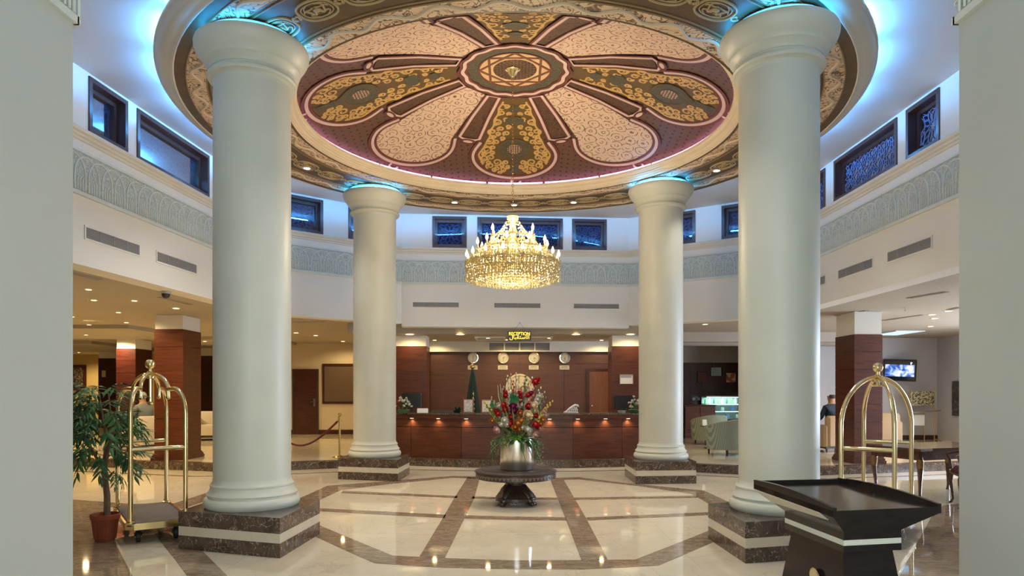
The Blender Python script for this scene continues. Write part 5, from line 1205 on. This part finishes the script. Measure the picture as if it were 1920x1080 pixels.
for i in range(8): MB().lathe([(0,0),(.03,0),(.03,.11),(.012,.14),(.012,.165),(0,.165)], 8).build('bottle', (m_leafl, m_paper, m_leafd)[i % 3], dc, True, (-.48+.13*i,.12,.965))
for lab, px0, py0, px1, py1, m in (('small dark red picture in the cafe left of the blue board',1307,697,1327,718,mat('red_print', (.16,.035,.03), .5)),('pale blue menu board on the cafe wall',1332,688,1353,706,mat('menu_blue', (.45,.66,.70), .5)),('orange food picture on the cafe wall',1360,698,1380,718,m_scroll('food_print', (.62,.42,.30), (.48,.10,.03), 3, .2))):
    pa, pb = at(px0,py0,20.96), at(px1,py1,20.96); t = thing('cafe_picture', lab, 'picture', ((pa.x+pb.x)/2, 20.975, pb.z)); w2, h2 = (pb.x-pa.x)/2, pa.z-pb.z
    MB().bbox(-w2,-.03,0,w2,0,h2,.01).build('picture_frame', m_black if 'red' in lab else m_wood_d, t); MB().box(-w2+.02,-.034,.02,w2-.02,-.03,h2-.02).build('print', m, t)
    if 'menu' in lab:
        for i in range(4): MB().box(-w2+.05,-.036,.05+i*.055,w2-.05-.03*(i % 2),-.034,.068+i*.055).build('lettering', m_grey, t)
for lab, px in (('white wall socket on the cafe wall, left one',1301),('white wall socket on the cafe wall, right one',1310.5)):
    p = at(px,748,20.97); t = thing('wall_socket', lab, 'socket', (p.x, 20.977, p.z-.04)); MB().bbox(-.04,-.012,0,.04,0,.08,.004).build('plate', m_paper, t)
    for q in (-.015,.015): MB().box(q-.004,-.013,.035,q+.004,-.012,.05).build('socket_hole', m_ink, t)
# ---- upholstered chairs
def armchair(label, loc, rotz, m, w=.78, d=.78, h=.78, name='armchair', grp=None, leg_m=None):
    t = thing(name, label, 'armchair', (*loc,.152), rotz, grp)
    hw, hd = w/2, d/2
    MB().bbox(-hw+.1,-hd,.14,hw-.1,hd-.12,.42,.04).build('seat_cushion', m, t, True)
    MB().bbox(-hw+.06,hd-.18,.14,hw-.06,hd,h,.05).build('backrest', m, t, True)
    for s in (-1,1): MB().bbox(min(s*hw,s*(hw-.14)),-hd+.02,.12,max(s*hw,s*(hw-.14)),hd-.04,.60,.04).build('armrest', m, t, True)
    MB().box(-hw+.04,-hd+.05,.08,hw-.04,hd-.04,.14).build('base_frame', m_wood_c, t)
    for sx in (-1,1):
        for sy in (-1,1): MB().lathe([(0,0),(.018,0),(.026,.09),(0,.09)], 8, (sx*(hw-.08),sy*(hd-.09),0)).build('leg', leg_m or m_wood_c, t)
    return t
m_ivory = mat('ivory_fabric', (.56,.49,.40), .8); m_tan = mat('tan_fabric', (.42,.30,.18), .8)
m_stripe = mat('striped_green_fabric', (.3,.34,.27), .8); g = G(m_stripe); wv = g.n('TexWave'); wv.inputs['Scale'].default_value = 17.0; g.l(g.pos((1,1,0), obj=True), wv.inputs['Vector']); g.base(g.ramp(wv.outputs[0], [(.35,(.20,.25,.20)),(.6,(.36,.39,.31))]))
armchair('ivory armchair with a seated man in grey, seen behind the gilt cart', (-8.45,15.6), -2.0, m_ivory)
armchair('ivory armchair half hidden between pier and near left column', (-8.2,18.9), .2, m_ivory, 1.1)
armchair('tan armchair with a seated man in dark blue, in the right lounge', (7.15,15.3), PI+.15, m_tan, .74, .74, .80)
armchair('empty tan armchair behind the right mahogany pier', (9.35,17.2), PI-.3, m_tan, .74, .74, .80)
def tub(label, loc, rotz, rad):
    t = thing('tub_chair', label, 'armchair', (*loc,.152), rotz, 'striped tub chairs')
    n = 26; rings = []
    for i in range(n+1):
        a_ = -.62*PI+1.24*PI*i/n; hh = .66+.10*math.cos(a_)
        o_, i_ = (lambda r: (r*math.sin(a_), r*math.cos(a_)))(rad), (lambda r: (r*math.sin(a_), r*math.cos(a_)))(rad-.11)
        lo = (o_[0]*.90, o_[1]*.90)
        rings.append([(*lo,.12),(o_[0],o_[1],hh-.05),(o_[0]*.985,o_[1]*.985,hh-.01),(i_[0]*1.03,i_[1]*1.03,hh),(i_[0],i_[1],hh-.06),(i_[0],i_[1],.15)])
    b = MB(); b.loft(rings); b.build('shell', m_stripe, t, True)
    MB().lathe([(0,.13),(rad-.12,.13),(rad-.1,.2),(rad-.1,.38),(rad-.14,.43),(0,.44)], 28).build('seat_cushion', m_stripe, t, True)
    for k in range(4): a_ = PI/4+k*PI/2; MB().lathe([(0,0),(.016,0),(.024,.13),(0,.13)], 8, ((rad-.13)*math.cos(a_),(rad-.13)*math.sin(a_),0)).build('leg', m_wood_c, t)
tub('striped green tub chair, the front one in the cafe', (4.58,14.55), PI+.5, .50)
tub('striped green tub chair, the one farther back near the bar unit', (4.98,17.3), PI+.3, .46)
ct_ = thing('cafe_table', 'small round table with a menu card between the tub chairs', 'table', (4.72,16.05,.152)); MB().lathe([(0,0),(.2,0),(.2,.02),(.03,.04),(.03,.50),(.28,.51),(.30,.53),(0,.535)], 24).build('table_body', m_wood_d, ct_, True)
mc = thing('menu_card', 'folded white menu card on the small cafe table', 'menu card', (at(1321,787,16.0).x, 16.0, .689)); b = MB(); b.loft([[(-.05,-.04,0),(.05,-.04,0),(.05,-.036,0),(-.05,-.036,0)],[(-.05,-.004,.14),(.05,-.004,.14),(.05,.0,.14),(-.05,.0,.14)]]); b.loft([[(-.05,.036,0),(.05,.036,0),(.05,.04,0),(-.05,.04,0)],[(-.05,-.0,.14),(.05,.0,.14),(.05,.004,.14),(-.05,.004,.14)]]); b.build('card', m_paper, mc)
# ---- wall TV
pc_ = at(1688,694,18.75)
tv = thing('wall_tv', 'wall television showing a bluish picture in the right lounge', 'television', (pc_.x, 18.78, pc_.z), -.42)
tv.rotation_euler = (.22, .05, -.55)
MB().bbox(-.40,-.03,-.30,.40,.03,.30,.012).build('housing', m_black, tv)
g = G(mat('tv_picture', (.02,.02,.03), .2)); n = g.n('TexNoise'); n.inputs['Scale'].default_value = 5.5; n.inputs['Detail'].default_value = 3; n.inputs['Distortion'].default_value = .7; g.l(g.pos((1,1,1), obj=True), n.inputs['Vector'])
c = g.ramp(n.outputs[0], [(.36,(.01,.03,.16)),(.46,(.06,.18,.62)),(.56,(.50,.58,.85)),(.66,(.80,.84,.95))]); g.l(c, g.b.inputs['Emission Color']); g.b.inputs['Emission Strength'].default_value = 1.3
MB().box(-.35,-.034,-.17,.35,-.030,.16).build('picture', g.m, tv); MB().box(-.37,-.033,-.26,.37,-.0305,.27).build('screen', mat('dark_screen', (.008,.02,.03), .1), tv)
b = MB(); b.box(.25,-.036,.20,.29,-.034,.23); b.box(.255,-.036,.17,.275,-.034,.19); b.build('station_mark', mat('screen_white', (.9,.9,.9), .5, emit=(.9,.95,1), es=1.5), tv)
MB().tube([(0,.03,0),(0,.26,.04)], .03, 8).build('wall_bracket', m_black, tv)
# ---- brass luggage/newspaper rack by the wall
pk = at(1733,825,18.4)
nr = thing('brass_rack', 'tall brass stand with a framed mirror panel by the lounge wall', 'stand', (pk.x, 18.4, .152))
for s in (-1,1):
    MB().tube([(s*.33,.1,.0),(s*.33,.1,1.42)], .013, 8).build('upright', m_brass_d, nr, True); MB().tube([(s*.33,-.22,.0),(s*.33,.1,.06)], .013, 8).build('foot', m_brass_d, nr, True)
b = MB()
for i in range(6): b.tube([(-.50+.06*i,-.30+.07*i,.78),(.18+.06*i,-.30+.07*i,.82)], .010, 6)
b.build('rack_bars', m_brass_d, nr, True)
MB().box(-.32,.085,.95,.32,.11,1.34).build('mirror_panel', m_scroll('brass_openwork', (.55,.50,.30), (.08,.06,.02), 8, .12), nr)
MB().tube([(0,0,.0),(0,0,.80)], .014, 8).build('stem', m_brass_d, nr, True); MB().box(-.35,-.05,.42,-.02,-.03,.70).build('notice_sheet', m_paper, nr)
# dark stone panel on the right lounge side wall
sp = thing('stone_panel', 'dark veined stone panel on the side wall of the right lounge', 'panel', (11.82,17.3,at(1785,780,18).z))
MB().box(-.03,-1.0,0,0,1.0,.92).build('slab', m_marble('grey_stone', (.05,.04,.038), (.10,.085,.08), (.30,.26,.22), 2, .3, (1,1,1), .01), sp)
# bluish skylight coffer in the right lounge
sk = thing('ceiling_lightbox', 'bluish backlit ceiling coffer behind the right mahogany pier', 'light', (9.75,17.3,2.975))
m_sky = mat('cool_lightbox', (.7,.85,1), .5, emit=(.32,.62,1.0), es=1.2)
MB().box(-.32,-.55,-.012,.32,.55,-.002).build('lightbox_face', m_sky, sk)
b = MB(); b.box(-.36,-.6,-.02,-.32,.6,0); b.box(.32,-.6,-.02,.36,.6,0); b.box(-.32,-.6,-.02,.32,-.55,0); b.box(-.32,.55,-.02,.32,.6,0); b.build('lightbox_frame', m_white, sk)

# ================================================================== PEOPLE
m_skin = mat('skin', (.36,.19,.12), .6)
def seated(label, loc, rotz, shirt, hairc, trousers, bald):
    t = thing('person', label, 'person', (*loc,.152), rotz)
    # joints; the figure faces -y, seat height .44
    V = [(0,.02,.50),(0,.05,.66),(0,.06,.84),(0,.05,1.0),(0,.03,1.07),(0,.0,1.16),(0,-.01,1.26)]
    r = [.15,.15,.165,.12,.058,.085,.075]; E_ = [(i,i+1) for i in range(6)]
    for s in (-1,1):
        k = len(V); V += [(s*.17,.05,.98),(s*.24,-.0,.76),(s*.22,-.22,.66),(s*.20,-.31,.665)]; r += [.065,.052,.042,.03]; E_ += [(3,k),(k,k+1),(k+1,k+2),(k+2,k+3)]
        for j, (dx, ln) in enumerate(((-.028,.06),(-.010,.075),(.010,.072),(.028,.055))):
            q = len(V); V += [(s*.20+dx,-.31-ln*.6,.66),(s*.20+dx,-.31-ln,.64)]; r += [.010,.008]; E_ += [(k+3,q),(q,q+1)]
        q = len(V); V += [(s*.165,-.30,.66),(s*.15,-.335,.65)]; r += [.011,.009]; E_ += [(k+3,q),(q,q+1)]
        k = len(V); V += [(s*.10,-.02,.50),(s*.13,-.42,.50),(s*.13,-.46,.10),(s*.13,-.58,.035)]; r += [.095,.068,.05,.035]; E_ += [(0,k),(k,k+1),(k+1,k+2),(k+2,k+3)]
    me = bpy.data.meshes.new('body'); me.from_pydata(V, E_, [])
    tmp = bpy.data.objects.new('body', me); COL.objects.link(tmp)
    tmp.modifiers.new('s', 'SKIN'); sl = me.skin_vertices[0].data
    for i, x in enumerate(r): sl[i].radius = (x, x)
    sl[0].use_root = True
    tmp.modifiers.new('d', 'SUBSURF').levels = 2
    dg = bpy.context.evaluated_depsgraph_get(); m2_ = bpy.data.meshes.new_from_object(tmp.evaluated_get(dg)); bpy.data.objects.remove(tmp)
    m2_.materials.clear()
    for m in (m_skin, shirt, trousers, m_black): m2_.materials.append(m)
    for p in m2_.polygons:
        c = p.center; p.use_smooth = True
        if c.z < .09 and c.y < -.35: p.material_index = 3
        elif c.z < .60 and not (abs(c.x) > .17 and c.y < -.15 and c.z > .6): p.material_index = 2
        elif c.z > 1.055 or (c.y < -.13 and .6 < c.z < .75): p.material_index = 0
        else: p.material_index = 1
    body = link('body', m2_, t)
    b = MB(); b.ball((0,.015,1.235), .092, 16, 10, (.92,1.08,1.05)); n_ = len(b.v)
    keep = [f for f in b.f if all((b.v[i][2] > (1.30 if bald else 1.235) or (b.v[i][1] > .03 and b.v[i][2] > 1.16)) and not (bald and b.v[i][2] > 1.275) for i in f)]
    b.f = keep; b.m = [0]*len(keep); b.build('hair', hairc, t, 'all', recalc=False)
    f_ = MB(); f_.ball((-.032,-.085,1.225), .011, 6, 5); f_.ball((.032,-.085,1.225), .011, 6, 5); f_.build('eyes', m_ink, t)
    f_ = MB(); f_.tube([(0,-.088,1.235),(0,-.108,1.205),(0,-.092,1.195)], [.008,.014,.008], 6); f_.build('nose', m_skin, t, True)
    for s in (-1,1): MB().ball((s*.083,.01,1.215), .024, 8, 6, (.4,.8,1.2)).build('ear', m_skin, t, True)
    MB().tube([(-.022,-.089,1.168),(0,-.094,1.166),(.022,-.089,1.168)], .005, 5).build('mouth', mat('lips', (.28,.10,.08), .6), t, True)
    return t
m_greysh = mat('grey_shirt', (.17,.19,.19), .8); m_bluesh = mat('navy_shirt', (.015,.035,.07), .8); m_trou = mat('dark_trousers', (.03,.03,.035), .8); m_greyh = mat('grey_hair', (.30,.28,.26), .8)
seated('seated man in a grey shirt turned away, in the ivory armchair', (-8.45,15.6), -2.0, m_greysh, m_greyh, m_trou, False)
seated('seated man with a bald head and dark blue shirt, in the tan armchair', (7.15,15.3), PI+.15, m_bluesh, mat('dark_hair', (.05,.04,.035), .8), m_trou, True)
# the small lamp faces and candle bulbs are lit through their own lamps; do not sample them twice
for m in (m_lit_w, m_lit_y, m_bulb, m_under, m_led, m_clit, m_sky):
    m.cycles.emission_sampling = 'NONE'
